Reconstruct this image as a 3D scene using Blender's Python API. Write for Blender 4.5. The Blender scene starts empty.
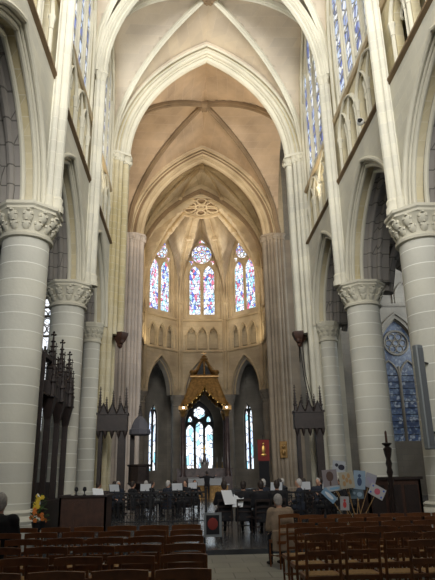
import bpy, bmesh, math, random
from mathutils import Vector, Matrix
PI = math.pi
S = bpy.context.scene
COL = S.collection
random.seed(7)

# ------------------------------------------------------------------ camera
CAMX, EYE = -1.35, 1.55
cam_d = bpy.data.cameras.new('camera'); cam = bpy.data.objects.new('camera', cam_d); COL.objects.link(cam)
FPX = 574.0
cam_d.sensor_fit = 'VERTICAL'; cam_d.sensor_height = 24.0; cam_d.lens = FPX/580*24.0
cam_d.clip_end = 400; cam_d.clip_start = 0.05
yv = Vector((189-217.5, 290-478, -FPX)).normalized()          # nave axis seen by the camera
zv = Vector((186-217.5, 290+1470, -FPX)); zv = (zv - yv*zv.dot(yv)).normalized()
xv = yv.cross(zv)
M = Matrix((xv, yv, zv)).to_4x4()                              # rows: world axes in camera space
M.translation = Vector((CAMX, 0, EYE))
cam.matrix_world = M
S.camera = cam
# ------------------------------------------------------------------ light
W = bpy.data.worlds.new('world'); S.world = W; W.use_nodes = True
bg = W.node_tree.nodes['Background']; bg.inputs[0].default_value = (0.62, 0.72, 0.9, 1); bg.inputs[1].default_value = 0.05
S.view_settings.view_transform = 'Standard'; S.view_settings.look = 'None'
S.view_settings.gamma = 1; S.view_settings.use_curve_mapping = False
S.view_settings.exposure = 0.10

def area(name, loc, direction, sx, sy, power, col, spread=180):
    d = bpy.data.lights.new(name, 'AREA'); d.shape = 'RECTANGLE'; d.size = sx; d.size_y = sy
    d.energy = power; d.color = col; d.spread = math.radians(spread)
    o = bpy.data.objects.new(name, d); COL.objects.link(o); o.location = loc
    o.rotation_euler = Vector(direction).to_track_quat('-Z', 'Y').to_euler()
    return o
def spot(name, loc, target, power, col, ang=70, size=0.25):
    d = bpy.data.lights.new(name, 'SPOT'); d.energy = power; d.color = col
    d.spot_size = math.radians(ang); d.spot_blend = 0.8; d.shadow_soft_size = size
    o = bpy.data.objects.new(name, d); COL.objects.link(o); o.location = loc
    o.rotation_euler = (Vector(target)-Vector(loc)).to_track_quat('-Z', 'Y').to_euler()
    return o
DAY = (0.86, 0.95, 1.0)
WARM = (1.0, 0.74, 0.42)
area('daylight_west_window', (0, -7, 19), (0, 1, 0.30), 11, 13, 6000, (1.0, 0.985, 0.94), 125)
for yc in (5.7, 12.7, 19.7, 26.7):
    for s in (-1, 1):
        area('daylight_clerestory', (s*5.6, yc, 23.5), (-s, 0, 0.25), 4.0, 6.0, 170, (0.97, 0.98, 0.93))
for s in (-1, 1):
    area('daylight_transept', (s*20, 37.2, 16), (-s, 0, 0.1), 8, 10, 1300 if s > 0 else 100, DAY)
    area('daylight_aisle', (s*12.3, 16, 6.2), (-s, 0, 0.1), 16, 4, 45, DAY)
for (x, y, z, dx, dy) in ((0, 59.5, 22.5, 0, -1), (-3.6, 57.8, 22.5, .7, -.7), (3.6, 57.8, 22.5, -.7, -.7)):
    area('daylight_apse', (x, y, z), (dx, dy, 0.25), 2.6, 7, 130, (1, .95, .86), 120)
area('daylight_ambulatory', (0, 77, 7), (0, -1, -0.1), 3.6, 7, 45, DAY)
# flood lamps standing on the triforium ledges; choir pair added to brighten its vault
for s in (-1, 1):
    spot('flood_crossing', (s*5.0, 33.6, 15.6), (-s*2.0, 39, 28), 1900, (1, .80, .54), 120, .4)
    spot('flood_apse', (s*4.3, 45.6, 15.4), (0.0-s*1.5, 57, 23), 2600, (1, .82, .56), 76, .4)
    spot('flood_nave', (s*4.9, 26.4, 14.9), (s*2.0, 28, 28.5), 280, (1, .86, .62), 120, .4)
    spot('choir_vault_fill', (s*4.6, 46.6, 16.0), (-s*1.0, 47.0, 28), 420, (1, .84, .58), 120, .4)
    spot('flood_apse_side', (s*5.5, 55.9, 14.9), (s*5.2, 58.3, 17.0), 150, (1, .84, .55), 120, .1)

# ------------------------------------------------------------------ materials
def mat(name, col, rough=0.8, metal=0.0, emit=0, ecol=None, noise=0, nscale=3.0, spec=None):
    m = bpy.data.materials.new(name); m.use_nodes = True
    nt = m.node_tree; b = nt.nodes['Principled BSDF']
    b.inputs['Base Color'].default_value = (*col, 1); b.inputs['Roughness'].default_value = rough
    b.inputs['Metallic'].default_value = metal
    if spec is not None: b.inputs['Specular IOR Level'].default_value = spec
    if emit:
        b.inputs['Emission Color'].default_value = (*(ecol or col), 1); b.inputs['Emission Strength'].default_value = emit
    if noise:
        tc = nt.nodes.new('ShaderNodeTexCoord'); n = nt.nodes.new('ShaderNodeTexNoise'); n.inputs['Scale'].default_value = nscale
        n.inputs['Detail'].default_value = 4
        r = nt.nodes.new('ShaderNodeValToRGB')
        r.color_ramp.elements[0].position = .3; r.color_ramp.elements[1].position = .7
        r.color_ramp.elements[0].color = (*[c*(1-noise) for c in col], 1)
        r.color_ramp.elements[1].color = (*[min(1, c*(1+noise)) for c in col], 1)
        nt.links.new(tc.outputs['Object'], n.inputs['Vector']); nt.links.new(n.outputs[0], r.inputs[0])
        nt.links.new(r.outputs[0], b.inputs['Base Color'])
        bu = nt.nodes.new('ShaderNodeBump'); bu.inputs['Strength'].default_value = .25; bu.inputs['Distance'].default_value = .02
        nt.links.new(n.outputs[0], bu.inputs['Height']); nt.links.new(bu.outputs[0], b.inputs['Normal'])
    return m

def stone(name, col, mortar, bw=1.1, bh=0.5, msize=0.012, var=0.10, bricks=True, stain=None, flat=False):
    """ashlar in world metres: courses along z, joints along x+y"""
    m = bpy.data.materials.new(name); m.use_nodes = True
    nt = m.node_tree; N = nt.nodes; L = nt.links; b = N['Principled BSDF']; b.inputs['Roughness'].default_value = .85
    b.inputs['Specular IOR Level'].default_value = .25
    geo = N.new('ShaderNodeNewGeometry'); sep = N.new('ShaderNodeSeparateXYZ'); L.new(geo.outputs['Position'], sep.inputs[0])
    add = N.new('ShaderNodeMath'); add.operation = 'ADD'; L.new(sep.outputs[0], add.inputs[0]); L.new(sep.outputs[1], add.inputs[1])
    com = N.new('ShaderNodeCombineXYZ')
    if flat: L.new(sep.outputs[0], com.inputs[0]); L.new(sep.outputs[1], com.inputs[1])
    else: L.new(add.outputs[0], com.inputs[0]); L.new(sep.outputs[2], com.inputs[1])
    nz = N.new('ShaderNodeTexNoise'); nz.inputs['Scale'].default_value = .45; nz.inputs['Detail'].default_value = 5
    L.new(geo.outputs['Position'], nz.inputs['Vector'])
    ramp = N.new('ShaderNodeValToRGB'); e = ramp.color_ramp.elements
    e[0].position = .32; e[1].position = .68
    lo = stain or [c*(1-2*var) for c in col]
    e[0].color = (*lo, 1); e[1].color = (*[min(1, c*(1+var)) for c in col], 1)
    L.new(nz.outputs[0], ramp.inputs[0])
    out = ramp.outputs[0]
    if bricks:
        br = N.new('ShaderNodeTexBrick'); L.new(com.outputs[0], br.inputs['Vector'])
        br.inputs['Scale'].default_value = 1; br.inputs['Brick Width'].default_value = bw; br.inputs['Row Height'].default_value = bh
        br.inputs['Mortar Size'].default_value = msize; br.inputs['Mortar Smooth'].default_value = .3
        br.inputs['Color1'].default_value = (.93, .93, .93, 1); br.inputs['Color2'].default_value = (1.04, 1.03, 1.0, 1)
        mul = N.new('ShaderNodeMix'); mul.data_type = 'RGBA'; mul.blend_type = 'MULTIPLY'; mul.inputs[0].default_value = 1
        L.new(out, mul.inputs[6]); L.new(br.outputs['Color'], mul.inputs[7])
        mx = N.new('ShaderNodeMix'); mx.data_type = 'RGBA'; L.new(br.outputs['Fac'], mx.inputs[0])
        L.new(mul.outputs[2], mx.inputs[6]); mx.inputs[7].default_value = (*mortar, 1)
        out = mx.outputs[2]
    L.new(out, b.inputs['Base Color'])
    fine = N.new('ShaderNodeTexNoise'); fine.inputs['Scale'].default_value = 9; L.new(geo.outputs['Position'], fine.inputs['Vector'])
    bu = N.new('ShaderNodeBump'); bu.inputs['Strength'].default_value = .3; bu.inputs['Distance'].default_value = .03
    L.new(fine.outputs[0], bu.inputs['Height']); L.new(bu.outputs[0], b.inputs['Normal'])
    return m

def glass(name, cols, strength, scale=5.0, lead=.10, stretch=(1, 1, 1)):
    """stained glass lit from outside: leaded cells of colour"""
    m = bpy.data.materials.new(name); m.use_nodes = True
    nt = m.node_tree; N = nt.nodes; L = nt.links; b = N['Principled BSDF']; b.inputs['Roughness'].default_value = .3
    tc = N.new('ShaderNodeTexCoord'); mp = N.new('ShaderNodeMapping'); mp.inputs['Scale'].default_value = stretch
    L.new(tc.outputs['Object'], mp.inputs[0])
    v = N.new('ShaderNodeTexVoronoi'); v.inputs['Scale'].default_value = scale; L.new(mp.outputs[0], v.inputs['Vector'])
    v2 = N.new('ShaderNodeTexVoronoi'); v2.feature = 'DISTANCE_TO_EDGE'; v2.inputs['Scale'].default_value = scale; L.new(mp.outputs[0], v2.inputs['Vector'])
    sp = N.new('ShaderNodeSeparateColor'); L.new(v.outputs['Color'], sp.inputs[0])
    r = N.new('ShaderNodeValToRGB'); r.color_ramp.interpolation = 'CONSTANT'
    els = r.color_ramp.elements
    while len(els) < len(cols): els.new(.5)
    for i, c in enumerate(cols):
        els[i].position = i/len(cols); els[i].color = (*c, 1)
    L.new(sp.outputs[0], r.inputs[0])
    th = N.new('ShaderNodeMath'); th.operation = 'GREATER_THAN'; th.inputs[1].default_value = lead; L.new(v2.outputs[0], th.inputs[0])
    mu = N.new('ShaderNodeMix'); mu.data_type = 'RGBA'; L.new(th.outputs[0], mu.inputs[0])
    mu.inputs[6].default_value = (.05, .06, .10, 1); L.new(r.outputs[0], mu.inputs[7])
    b.inputs['Base Color'].default_value = (.05, .06, .09, 1)
    L.new(mu.outputs[2], b.inputs['Emission Color']); b.inputs['Emission Strength'].default_value = strength
    m.cycles.emission_sampling = 'NONE'
    return m

WB, WH, PK, BL, RD, CY = (.62, .74, .98), (.95, .97, 1), (.80, .42, .60), (.10, .16, .62), (.75, .16, .25), (.35, .72, .85)
MT = {
 'column': stone('column_stone', (.67, .66, .585), (.88, .88, .81), 60, .5, .016, .07),
 'nave': stone('nave_stone', (.64, .62, .53), (.70, .67, .58), 1.1, .42, .007, .08),
 'cream': stone('cream_stone', (.60, .55, .41), (.66, .62, .50), 1.1, .42, .007, .10, stain=(.48, .41, .24)),
 'mould': stone('moulding_stone', (.64, .61, .50), (.6, .6, .5), bricks=False, var=.08),
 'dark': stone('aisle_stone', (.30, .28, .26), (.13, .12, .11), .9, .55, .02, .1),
 'vault': stone('vault_plaster', (.60, .53, .43), (.64, .57, .48), 1.4, .45, .005, .09, stain=(.50, .43, .35)),
 'rvault': stone('crossing_vault', (.56, .43, .31), (.6, .47, .36), .9, .4, .006, .12, stain=(.42, .32, .23)),
 'tan': stone('apse_stone', (.56, .47, .33), (.42, .34, .23), .9, .38, .01, .12, stain=(.38, .30, .20)),
 'tanmould': stone('apse_moulding', (.55, .45, .30), (.5, .4, .3), bricks=False, var=.12, stain=(.38, .29, .18)),
 'brownrib': stone('brown_rib', (.27, .19, .115), (.3, .2, .1), bricks=False, var=.15),
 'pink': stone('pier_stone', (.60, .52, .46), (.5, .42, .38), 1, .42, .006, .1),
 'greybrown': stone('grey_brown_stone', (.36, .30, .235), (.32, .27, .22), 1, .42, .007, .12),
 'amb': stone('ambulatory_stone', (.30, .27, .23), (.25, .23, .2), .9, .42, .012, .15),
 'floor': stone('nave_floor_tile', (.34, .34, .31), (.22, .22, .2), .6, .6, .012, .12, flat=True),
 'wood': mat('dark_oak', (.020, .011, .009), .5, noise=.35, nscale=6),
 'wood2': mat('brown_oak', (.050, .020, .011), .5, noise=.35, nscale=5),
 'chair': mat('chair_wood', (.20, .072, .022), .45, noise=.3, nscale=7),
 'straw': mat('straw', (.36, .22, .09), .8, noise=.25, nscale=30),
 'gold': mat('gilt_wood', (.28, .16, .05), .4, .45, noise=.35, nscale=5),
 'iron': mat('black_iron', (.012, .012, .014), .5, .3),
 'black': mat('black_cloth', (.010, .010, .013), .9),
 'navy': mat('navy_cloth', (.02, .025, .04), .9),
 'skin': mat('skin', (.50, .28, .19), .6),
 'grey_hair': mat('grey_hair', (.48, .46, .44), .8, noise=.2, nscale=40),
 'dark_hair': mat('dark_hair', (.03, .02, .016), .6),
 'coat': mat('beige_coat', (.33, .25, .18), .9, noise=.12, nscale=12),
 'paper': mat('white_paper', (.75, .78, .82), .8),
 'cloth': mat('white_altar_cloth', (.55, .58, .62), .8),
 'speaker': mat('grey_metal', (.20, .22, .23), .5, .2),
 'white': mat('white_plastic', (.8, .8, .78), .4),
 'red': mat('red_cloth', (.20, .025, .02), .8),
 'roof': mat('grey_lead', (.10, .10, .12), .6),
 'brass': mat('brass', (.55, .34, .10), .35, .8),
 'darkfloor': mat('polished_dark_floor', (.055, .06, .068), .22, noise=.3, nscale=1.5),
 'marble': mat('dark_red_marble', (.09, .06, .06), .3, noise=.4, nscale=3),
 'green': mat('leaf_green', (.05, .12, .03), .7), 'yellow': mat('yellow_petal', (.75, .55, .06), .7), 'orange': mat('orange_petal', (.65, .20, .04), .7),
 'g_apse': glass('apse_stained_glass', (WB, PK, WH, BL, CY, WH, WB, WH, CY, RD, WB, WH), 1.35, 4.2, .05, (1, 1, .6)),
 'g_rose': glass('apse_rose_glass', (WH, WB, CY, WH, WB, PK, WH, BL), 1.35, 4.2, .03),
 'g_cler': glass('clerestory_glass', (WB, WH, BL, WH, WB, (.3, .38, .66), WH, (.1, .14, .4)), .85, 2.6, .06, (1, 1, .9)),
 'g_axial': glass('axial_chapel_glass', (WH, WB, (.82, .93, 1), CY, WH), 1.5, 2.2, .04, (1, 1, .5)),
 'g_blue': glass('transept_blue_glass', ((.12, .17, .25), (.03, .05, .10), (.34, .40, .46), (.06, .10, .20), (.18, .25, .33)), .27, 4.5, .07),
 'g_white': glass('transept_white_glass', (WH, (.85, .93, 1), (.9, .95, 1), WH), 1.2, 1.2, .02),
}

# ------------------------------------------------------------------ mesh builder
def V3(*a): return Vector(a[0]) if len(a) == 1 else Vector(a)
class MB:
    def __init__(s): s.v = []; s.f = []; s.m = []
    def add(s, vs, fs, m=0):
        b = len(s.v); s.v += [tuple(v) for v in vs]; s.f += [tuple(i+b for i in f) for f in fs]; s.m += [m]*len(fs)
    def box(s, x0, x1, y0, y1, z0, z1, m=0):
        s.add([(x0,y0,z0),(x1,y0,z0),(x1,y1,z0),(x0,y1,z0),(x0,y0,z1),(x1,y0,z1),(x1,y1,z1),(x0,y1,z1)],
              [(0,3,2,1),(4,5,6,7),(0,1,5,4),(1,2,6,5),(2,3,7,6),(3,0,4,7)], m)
    def cbox(s, c, sz, rot=None, m=0, bev=0):
        x, y, z = [k/2 for k in sz]; R = rot or Matrix.Identity(3); c = V3(c)
        if bev:
            b = min(bev, x*.9, y*.9, z*.9); pts = []
            bm = bmesh.new(); bmesh.ops.create_cube(bm, size=2)
            for v in bm.verts: v.co = Vector((v.co.x*x, v.co.y*y, v.co.z*z))
            bmesh.ops.bevel(bm, geom=bm.edges[:], offset=b, segments=1, affect='EDGES')
            bm.verts.index_update()
            s.add([c + R @ v.co for v in bm.verts], [[v.index for v in f.verts] for f in bm.faces], m); bm.free(); return
        P = [(-x,-y,-z),(x,-y,-z),(x,y,-z),(-x,y,-z),(-x,-y,z),(x,-y,z),(x,y,z),(-x,y,z)]
        s.add([c + R @ V3(p) for p in P], [(0,3,2,1),(4,5,6,7),(0,1,5,4),(1,2,6,5),(2,3,7,6),(3,0,4,7)], m)
    def tube(s, pts, r, n=8, m=0, cap=True, ell=None, closed=False):
        pts = [V3(p) for p in pts]; k = len(pts)
        rs = r if isinstance(r, (list, tuple)) else [r]*k
        vs = []; prev = None
        for i, p in enumerate(pts):
            if closed: t = pts[(i+1) % k]-pts[i-1]
            else: t = pts[min(i+1, k-1)]-pts[max(i-1, 0)]
            t = t.normalized() if t.length > 1e-9 else Vector((0,0,1))
            if prev is None:
                a = Vector((0,0,1)) if abs(t.z) < .9 else Vector((0,1,0))
                u = t.cross(a).normalized()
            else: u = (prev - t*prev.dot(t)).normalized()
            prev = u; w = t.cross(u)
            ea, eb = ell if ell else (1, 1)
            for j in range(n):
                a = 2*PI*j/n; vs.append(p + u*math.cos(a)*rs[i]*ea + w*math.sin(a)*rs[i]*eb)
        fs = []
        for i in range(k if closed else k-1):
            i2 = (i+1) % k
            for j in range(n): fs.append((i*n+j, i*n+(j+1) % n, i2*n+(j+1) % n, i2*n+j))
        if cap and not closed: fs += [tuple(range(n-1, -1, -1)), tuple((k-1)*n+j for j in range(n))]
        s.add(vs, fs, m)
    def lathe(s, prof, c=(0,0,0), n=20, m=0, a0=0.0, ripple=0, rn=0):
        c = V3(c); vs = []; fs = []
        for (r, z) in prof:
            for j in range(n):
                a = a0+2*PI*j/n; rr = r*(1+ripple*math.cos(rn*a)) if ripple else r
                vs.append(c+Vector((rr*math.cos(a), rr*math.sin(a), z)))
        k = len(prof)
        for i in range(k-1):
            for j in range(n): fs.append((i*n+j, i*n+(j+1) % n, (i+1)*n+(j+1) % n, (i+1)*n+j))
        fs += [tuple(range(n-1, -1, -1)), tuple((k-1)*n+j for j in range(n))]
        s.add(vs, fs, m)
    def ball(s, c, r, n=10, m=0, sq=(1,1,1), rot=None):
        c = V3(c); R = rot or Matrix.Identity(3); vs = [c+R@Vector((0,0,r*sq[2]))]; h = n//2
        for i in range(1, h):
            a = PI*i/h
            for j in range(n):
                b = 2*PI*j/n; vs.append(c+R@Vector((r*sq[0]*math.sin(a)*math.cos(b), r*sq[1]*math.sin(a)*math.sin(b), r*sq[2]*math.cos(a))))
        vs.append(c-R@Vector((0,0,r*sq[2]))); fs = []
        for j in range(n): fs.append((0, 1+j, 1+(j+1) % n))
        for i in range(h-2):
            for j in range(n): fs.append((1+i*n+j, 1+(i+1)*n+j, 1+(i+1)*n+(j+1) % n, 1+i*n+(j+1) % n))
        l = len(vs)-1
        for j in range(n): fs.append((l, 1+(h-2)*n+(j+1) % n, 1+(h-2)*n+j))
        s.add(vs, fs, m)
    def sweep(s, pts, frame, prof, m=0):
        """prof: closed list of (a,b); frame(i)->(A,B) vectors at each path point"""
        n = len(prof); vs = []; fs = []
        for i, p in enumerate(pts):
            A, B = frame(i)
            for (a, b) in prof: vs.append(V3(p)+A*a+B*b)
        for i in range(len(pts)-1):
            for j in range(n): fs.append((i*n+j, i*n+(j+1) % n, (i+1)*n+(j+1) % n, (i+1)*n+j))
        fs += [tuple(range(n-1, -1, -1)), tuple((len(pts)-1)*n+j for j in range(n))]
        s.add(vs, fs, m)
    def build(s, name, mats, parent=None, smooth=35, loc=None):
        me = bpy.data.meshes.new(name); me.from_pydata(s.v, [], s.f)
        if not isinstance(mats, (list, tuple)): mats = [mats]
        for q in mats: me.materials.append(q)
        if len(mats) > 1: me.polygons.foreach_set('material_index', s.m)
        bm = bmesh.new(); bm.from_mesh(me); bmesh.ops.remove_doubles(bm, verts=bm.verts, dist=1e-5)
        bmesh.ops.recalc_face_normals(bm, faces=bm.faces); bm.to_mesh(me); bm.free()
        if smooth == 20 and not name.startswith('ceiling'): smooth = 0
        if smooth:
            me.polygons.foreach_set('use_smooth', [True]*len(me.polygons)); me.set_sharp_from_angle(angle=math.radians(smooth))
        o = bpy.data.objects.new(name, me); COL.objects.link(o)
        if parent is not None: o.parent = parent
        if loc is not None: o.location = loc
        return o
def struct(o): o['kind'] = 'structure'; return o
def tag(o, label, cat, group=None):
    o['label'] = label; o['category'] = cat
    if group: o['group'] = group
    return o
def thing(name, label, cat, loc=(0,0,0), rz=0, group=None):
    o = bpy.data.objects.new(name, None); COL.objects.link(o); o.location = loc; o.rotation_euler = (0,0,rz)
    o.empty_display_size = .2
    if 'column' in name: o['kind'] = 'thing'
    return tag(o, label, cat, group)
def sempty(name, loc=(0,0,0)):
    o = bpy.data.objects.new(name, None); COL.objects.link(o); o.location = loc; return struct(o)
def copy_tree(o, parent=None):
    c = o.copy(); COL.objects.link(c)
    if parent is not None: c.parent = parent
    for ch in list(o.children): copy_tree(ch, c)
    return c

# pointed arch
CC = 0.9
def prof(t, c=CC): t = min(1, abs(t)); return math.sqrt(max(0, (1+c)**2-(t+c)**2))/math.sqrt(1+2*c)
def tsamples(n, c=CC):
    th = math.acos(c/(1+c)); return [(1+c)*math.cos(th*i/n)-c for i in range(n, -1, -1)]   # 0 .. 1
def arch2d(uc, hw, zp, rise, n=10, leg=None, c=CC):
    ts = tsamples(n, c); P = [(uc-hw*t, zp+rise*prof(t, c)) for t in reversed(ts)] + [(uc+hw*t, zp+rise*prof(t, c)) for t in ts[1:]]
    if leg is not None: P = [(uc-hw, leg)]+P+[(uc+hw, leg)]
    return P
class Frame:
    """vertical plane: u along the wall, d into it"""
    def __init__(s, O, U, N): s.O = Vector(O); s.U = Vector(U).normalized(); s.N = Vector(N).normalized()
    def p(s, u, z, d=0): q = s.O+s.U*u+s.N*d; return Vector((q.x, q.y, z))
def panel(mb, F, u0, u1, z0, z1, ops, d0, d1, n=8, c=CC, m=0, ends=True):
    us = {round(u0, 5), round(u1, 5)}; 
    for (uc, hw, zs, zp, rise) in ops:
        for t in tsamples(n, c): us.add(round(uc-hw*t, 5)); us.add(round(uc+hw*t, 5))
    us = sorted(us)
    def op_at(a, b):
        mid = (a+b)/2
        for o in ops:
            if abs(mid-o[0]) < o[1]: return o
    def az(o, u): return o[3]+o[4]*prof((u-o[0])/o[1], c)
    for a, b in zip(us, us[1:]):
        if b-a < 1e-4: continue
        o = op_at(a, b)
        for d in (d0, d1):
            P = lambda u, z: F.p(u, z, d)
            if o is None: mb.add([P(a,z0),P(b,z0),P(b,z1),P(a,z1)], [(0,1,2,3)], m)
            else:
                if o[2] > z0+1e-3: mb.add([P(a,z0),P(b,z0),P(b,o[2]),P(a,o[2])], [(0,1,2,3)], m)
                mb.add([P(a,az(o,a)),P(b,az(o,b)),P(b,z1),P(a,z1)], [(0,1,2,3)], m)
        if o is not None:
            mb.add([F.p(a,az(o,a),d0),F.p(b,az(o,b),d0),F.p(b,az(o,b),d1),F.p(a,az(o,a),d1)], [(0,1,2,3)], m)
            if o[2] > z0+1e-3: mb.add([F.p(a,o[2],d0),F.p(b,o[2],d0),F.p(b,o[2],d1),F.p(a,o[2],d1)], [(0,1,2,3)], m)
    for (uc, hw, zs, zp, rise) in ops:
        for u in (uc-hw, uc+hw): mb.add([F.p(u,zs,d0),F.p(u,zp,d0),F.p(u,zp,d1),F.p(u,zs,d1)], [(0,1,2,3)], m)
    if ends:
        for u in (u0, u1): mb.add([F.p(u,z0,d0),F.p(u,z1,d0),F.p(u,z1,d1),F.p(u,z0,d1)], [(0,1,2,3)], m)
        mb.add([F.p(u0,z1,d0),F.p(u1,z1,d0),F.p(u1,z1,d1),F.p(u0,z1,d1)], [(0,1,2,3)], m)
        low = sorted(o for o in ops if o[2] <= z0+1e-3); cuts = [u0]
        for o in low: cuts += [o[0]-o[1], o[0]+o[1]]
        cuts.append(u1)
        for a, b in zip(cuts[::2], cuts[1::2]):
            if b-a > 1e-3: mb.add([F.p(a,z0,d0),F.p(b,z0,d0),F.p(b,z0,d1),F.p(a,z0,d1)], [(0,1,2,3)], m)
def arch_roll(mb, F, uc, hw, zp, rise, d, r, leg=None, n=12, sides=6, m=0, c=CC):
    mb.tube([F.p(u, z, d) for (u, z) in arch2d(uc, hw, zp, rise, n, leg, c)], r, sides, m)
def ring(mb, F, uc, zc, R, d, r, n=20, sides=6, m=0):
    mb.tube([F.p(uc+R*math.cos(2*PI*i/n), zc+R*math.sin(2*PI*i/n), d) for i in range(n)], r, sides, m, closed=True)
def fill(mb, F, pts, d, m=0):
    c = (sum(p[0] for p in pts)/len(pts), sum(p[1] for p in pts)/len(pts))
    vs = [F.p(c[0], c[1], d)]+[F.p(u, z, d) for (u, z) in pts]; n = len(pts)
    mb.add(vs, [(0, 1+i, 1+(i+1) % n) for i in range(n)], m)

# ------------------------------------------------------------------ floor
mb = MB(); mb.box(-13, 13, -9, 13.2, -.3, 0); struct(mb.build('floor', MT['floor'], smooth=0))
mb = MB(); mb.box(-22, 22, 13.2, 82, -.3, .07); mb.box(-5.9, 5.9, 13.2, 13.45, .07, .10); fl2 = struct(mb.build('floor', MT['darkfloor'], smooth=0))
fl2['label'] = 'dark polished floor of the crossing beyond the low step'

# ------------------------------------------------------------------ nave walls
COLY = [9.2, 16.2, 23.2]
Z_AB, Z_L1, Z_L2, Z_SP, RIDGE = 9.3, 14.2, 17.45, 20.0, 28.8
OFF = -0.15
wnum = [0]; tnum = [0]
def wname(): wnum[0] += 1; return 'window_%d' % wnum[0]
def tname(): tnum[0] += 1; return 'trim_%d' % tnum[0]
def shaft_cluster(mb, x, y, s, z0, z1, r=.17):
    for (dx, dy, rr) in ((0, 0, .15), (.18, -.17, .11), (.18, .17, .11)):
        mb.tube([(x+s*dx, y+dy, z0), (x+s*dx, y+dy, z1)], rr, 10)
def small_capital(mb, x, y, z, r, n=8):
    mb.lathe([(r, z-.5), (r*1.15, z-.48), (r*1.05, z-.42), (r*1.25, z-.25), (r*1.6, z-.1), (r*1.75, z-.08), (r*1.75, z)], (x, y, 0), n, a0=PI/8)
for s in (-1, 1):
    side = 'left' if s < 0 else 'right'
    XF = s*5.62+OFF
    F = Frame((XF, 0), (0, 1), (s, 0))
    Y0, Y1 = 2.2, 30.4
    bays = [5.7, 12.7, 19.7, 26.7]
    mb = MB()
    panel(mb, F, Y0, Y1, Z_AB, Z_L1, [(y, 3.3, Z_AB, Z_AB, 4.05) for y in bays], 0, .18, 14)
    wall = struct(mb.build('wall_'+side, MT['nave'], smooth=20))
    mb = MB(); panel(mb, F, Y0, Y1, Z_AB, Z_L1, [(y, 3.1, Z_AB, Z_AB, 3.8) for y in bays], .18, .5, 14)
    mb.build('arch_order', MT['cream'], wall, 20)
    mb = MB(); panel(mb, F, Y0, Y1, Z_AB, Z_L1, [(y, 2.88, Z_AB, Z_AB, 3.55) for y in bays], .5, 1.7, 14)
    mb.build('inner_arch_order', MT['dark'], wall, 20)  # darker stone colour carries the shade under the arches
    for y in bays[1:]:
        mb = MB()
        arch_roll(mb, F, y, 3.32, Z_AB, 4.07, 0.0, .09, sides=8, n=16)
        arch_roll(mb, F, y, 3.22, Z_AB, 3.95, .12, .05, sides=8, n=16)
        arch_roll(mb, F, y, 3.11, Z_AB, 3.81, .20, .08, sides=8, n=16)
        arch_roll(mb, F, y, 2.90, Z_AB, 3.57, .51, .08, sides=8, n=16)
        mb.build('arch_moulding', MT['mould'], wall)
        mb = MB()
        for d in (.85, 1.25): arch_roll(mb, F, y, 2.86, Z_AB, 3.52, d, .12, sides=8, n=16)
        mb.build('soffit_rolls', MT['dark'], wall)
    # ledges
    for z, dd in ((Z_L1, -.12), (Z_L2, -.02)):
        mb = MB(); P = [(dd, z-.02), (dd, z+.06), (.25, z+.16), (.3, z-.14), (0.04, z-.12)]
        vs = [F.p(Y0, b, a) for a, b in P]+[F.p(Y1, b, a) for a, b in P]; n = len(P)
        mb.add(vs, [tuple(range(n)), tuple(range(2*n-1, n-1, -1))]+[(i, (i+1) % n, n+(i+1) % n, n+i) for i in range(n)])
        mb.build('string_course', MT['brownrib'] if z == Z_L1 else MT['tanmould'], wall, 0)
    # triforium
    mb = MB(); tops = []
    for y in bays: tops += [(y+k, .52, Z_L1+.25, 15.95, .85) for k in (-2.1, -.7, .7, 2.1)]
    panel(mb, F, Y0, Y1, Z_L1, Z_L2, tops, .12, .40, 6)
    mb.build('triforium_arcade', MT['cream'], wall, 20)
    mb = MB()
    for (u, hw, zs, zp, r) in tops[4:]:
        for du in (-.6, .6): mb.tube([F.p(u+du*.98, zs, .06), F.p(u+du*.98, zp, .06)], .07, 6); q = F.p(u+du*.98, zp, .06); small_capital(mb, q.x, q.y, zp+.1, .08)
        arch_roll(mb, F, u, .62, zp+.05, 1.0, .07, .06, n=6)
        ring(mb, F, u, zp+.15, .28, .30, .05, 10)
    for y in bays[1:]:
        for k in (-1.4, 1.4): arch_roll(mb, F, y+k, 1.32, 15.98, 1.3, .03, .06, n=8)
    mb.build('triforium_colonnettes', MT['mould'], wall)
    mb = MB(); panel(mb, F, Y0, Y1, Z_L1, Z_L2, [], .95, 1.3); mb.box(min(XF+s*.40, XF+s*.95), max(XF+s*.40, XF+s*.95), Y0, Y1, Z_L1, Z_L1+.3)
    mb.build('triforium_back', MT['cream'], wall, 0)
    # clerestory
    mb = MB(); panel(mb, F, Y0, Y1, Z_L2, 29.6, [(y, 3.1, Z_L2+.02, 20.2, 8.0) for y in bays], .04, .18, 12)
    mb.build('clerestory_arch', MT['cream'], wall, 20)
    mb = MB(); lanc = []
    for y in bays: lanc += [(y-2.0, .46, 18.2, 23.6, 1.1), (y-.67, .46, 18.2, 25.2, 1.3), (y+.67, .46, 18.2, 25.2, 1.3), (y+2.0, .46, 18.2, 23.6, 1.1)]
    panel(mb, F, Y0, Y1, Z_L2, 29.6, lanc, .18, .6, 8)
    mb.build('clerestory_wall', MT['nave'], wall, 20)
    mb = MB()
    for y in bays[1:]:
        for k in (-2.65, -1.34, 0, 1.34, 2.65): mb.tube([F.p(y+k, 17.6, .17), F.p(y+k, 25.2 if abs(k) < 2 else 23, .17)], .08, 7)
        arch_roll(mb, F, y, 3.1, 20.2, 8.0, .08, .08, leg=17.6)
    mb.build('clerestory_shafts', MT['mould'], wall)
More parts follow.
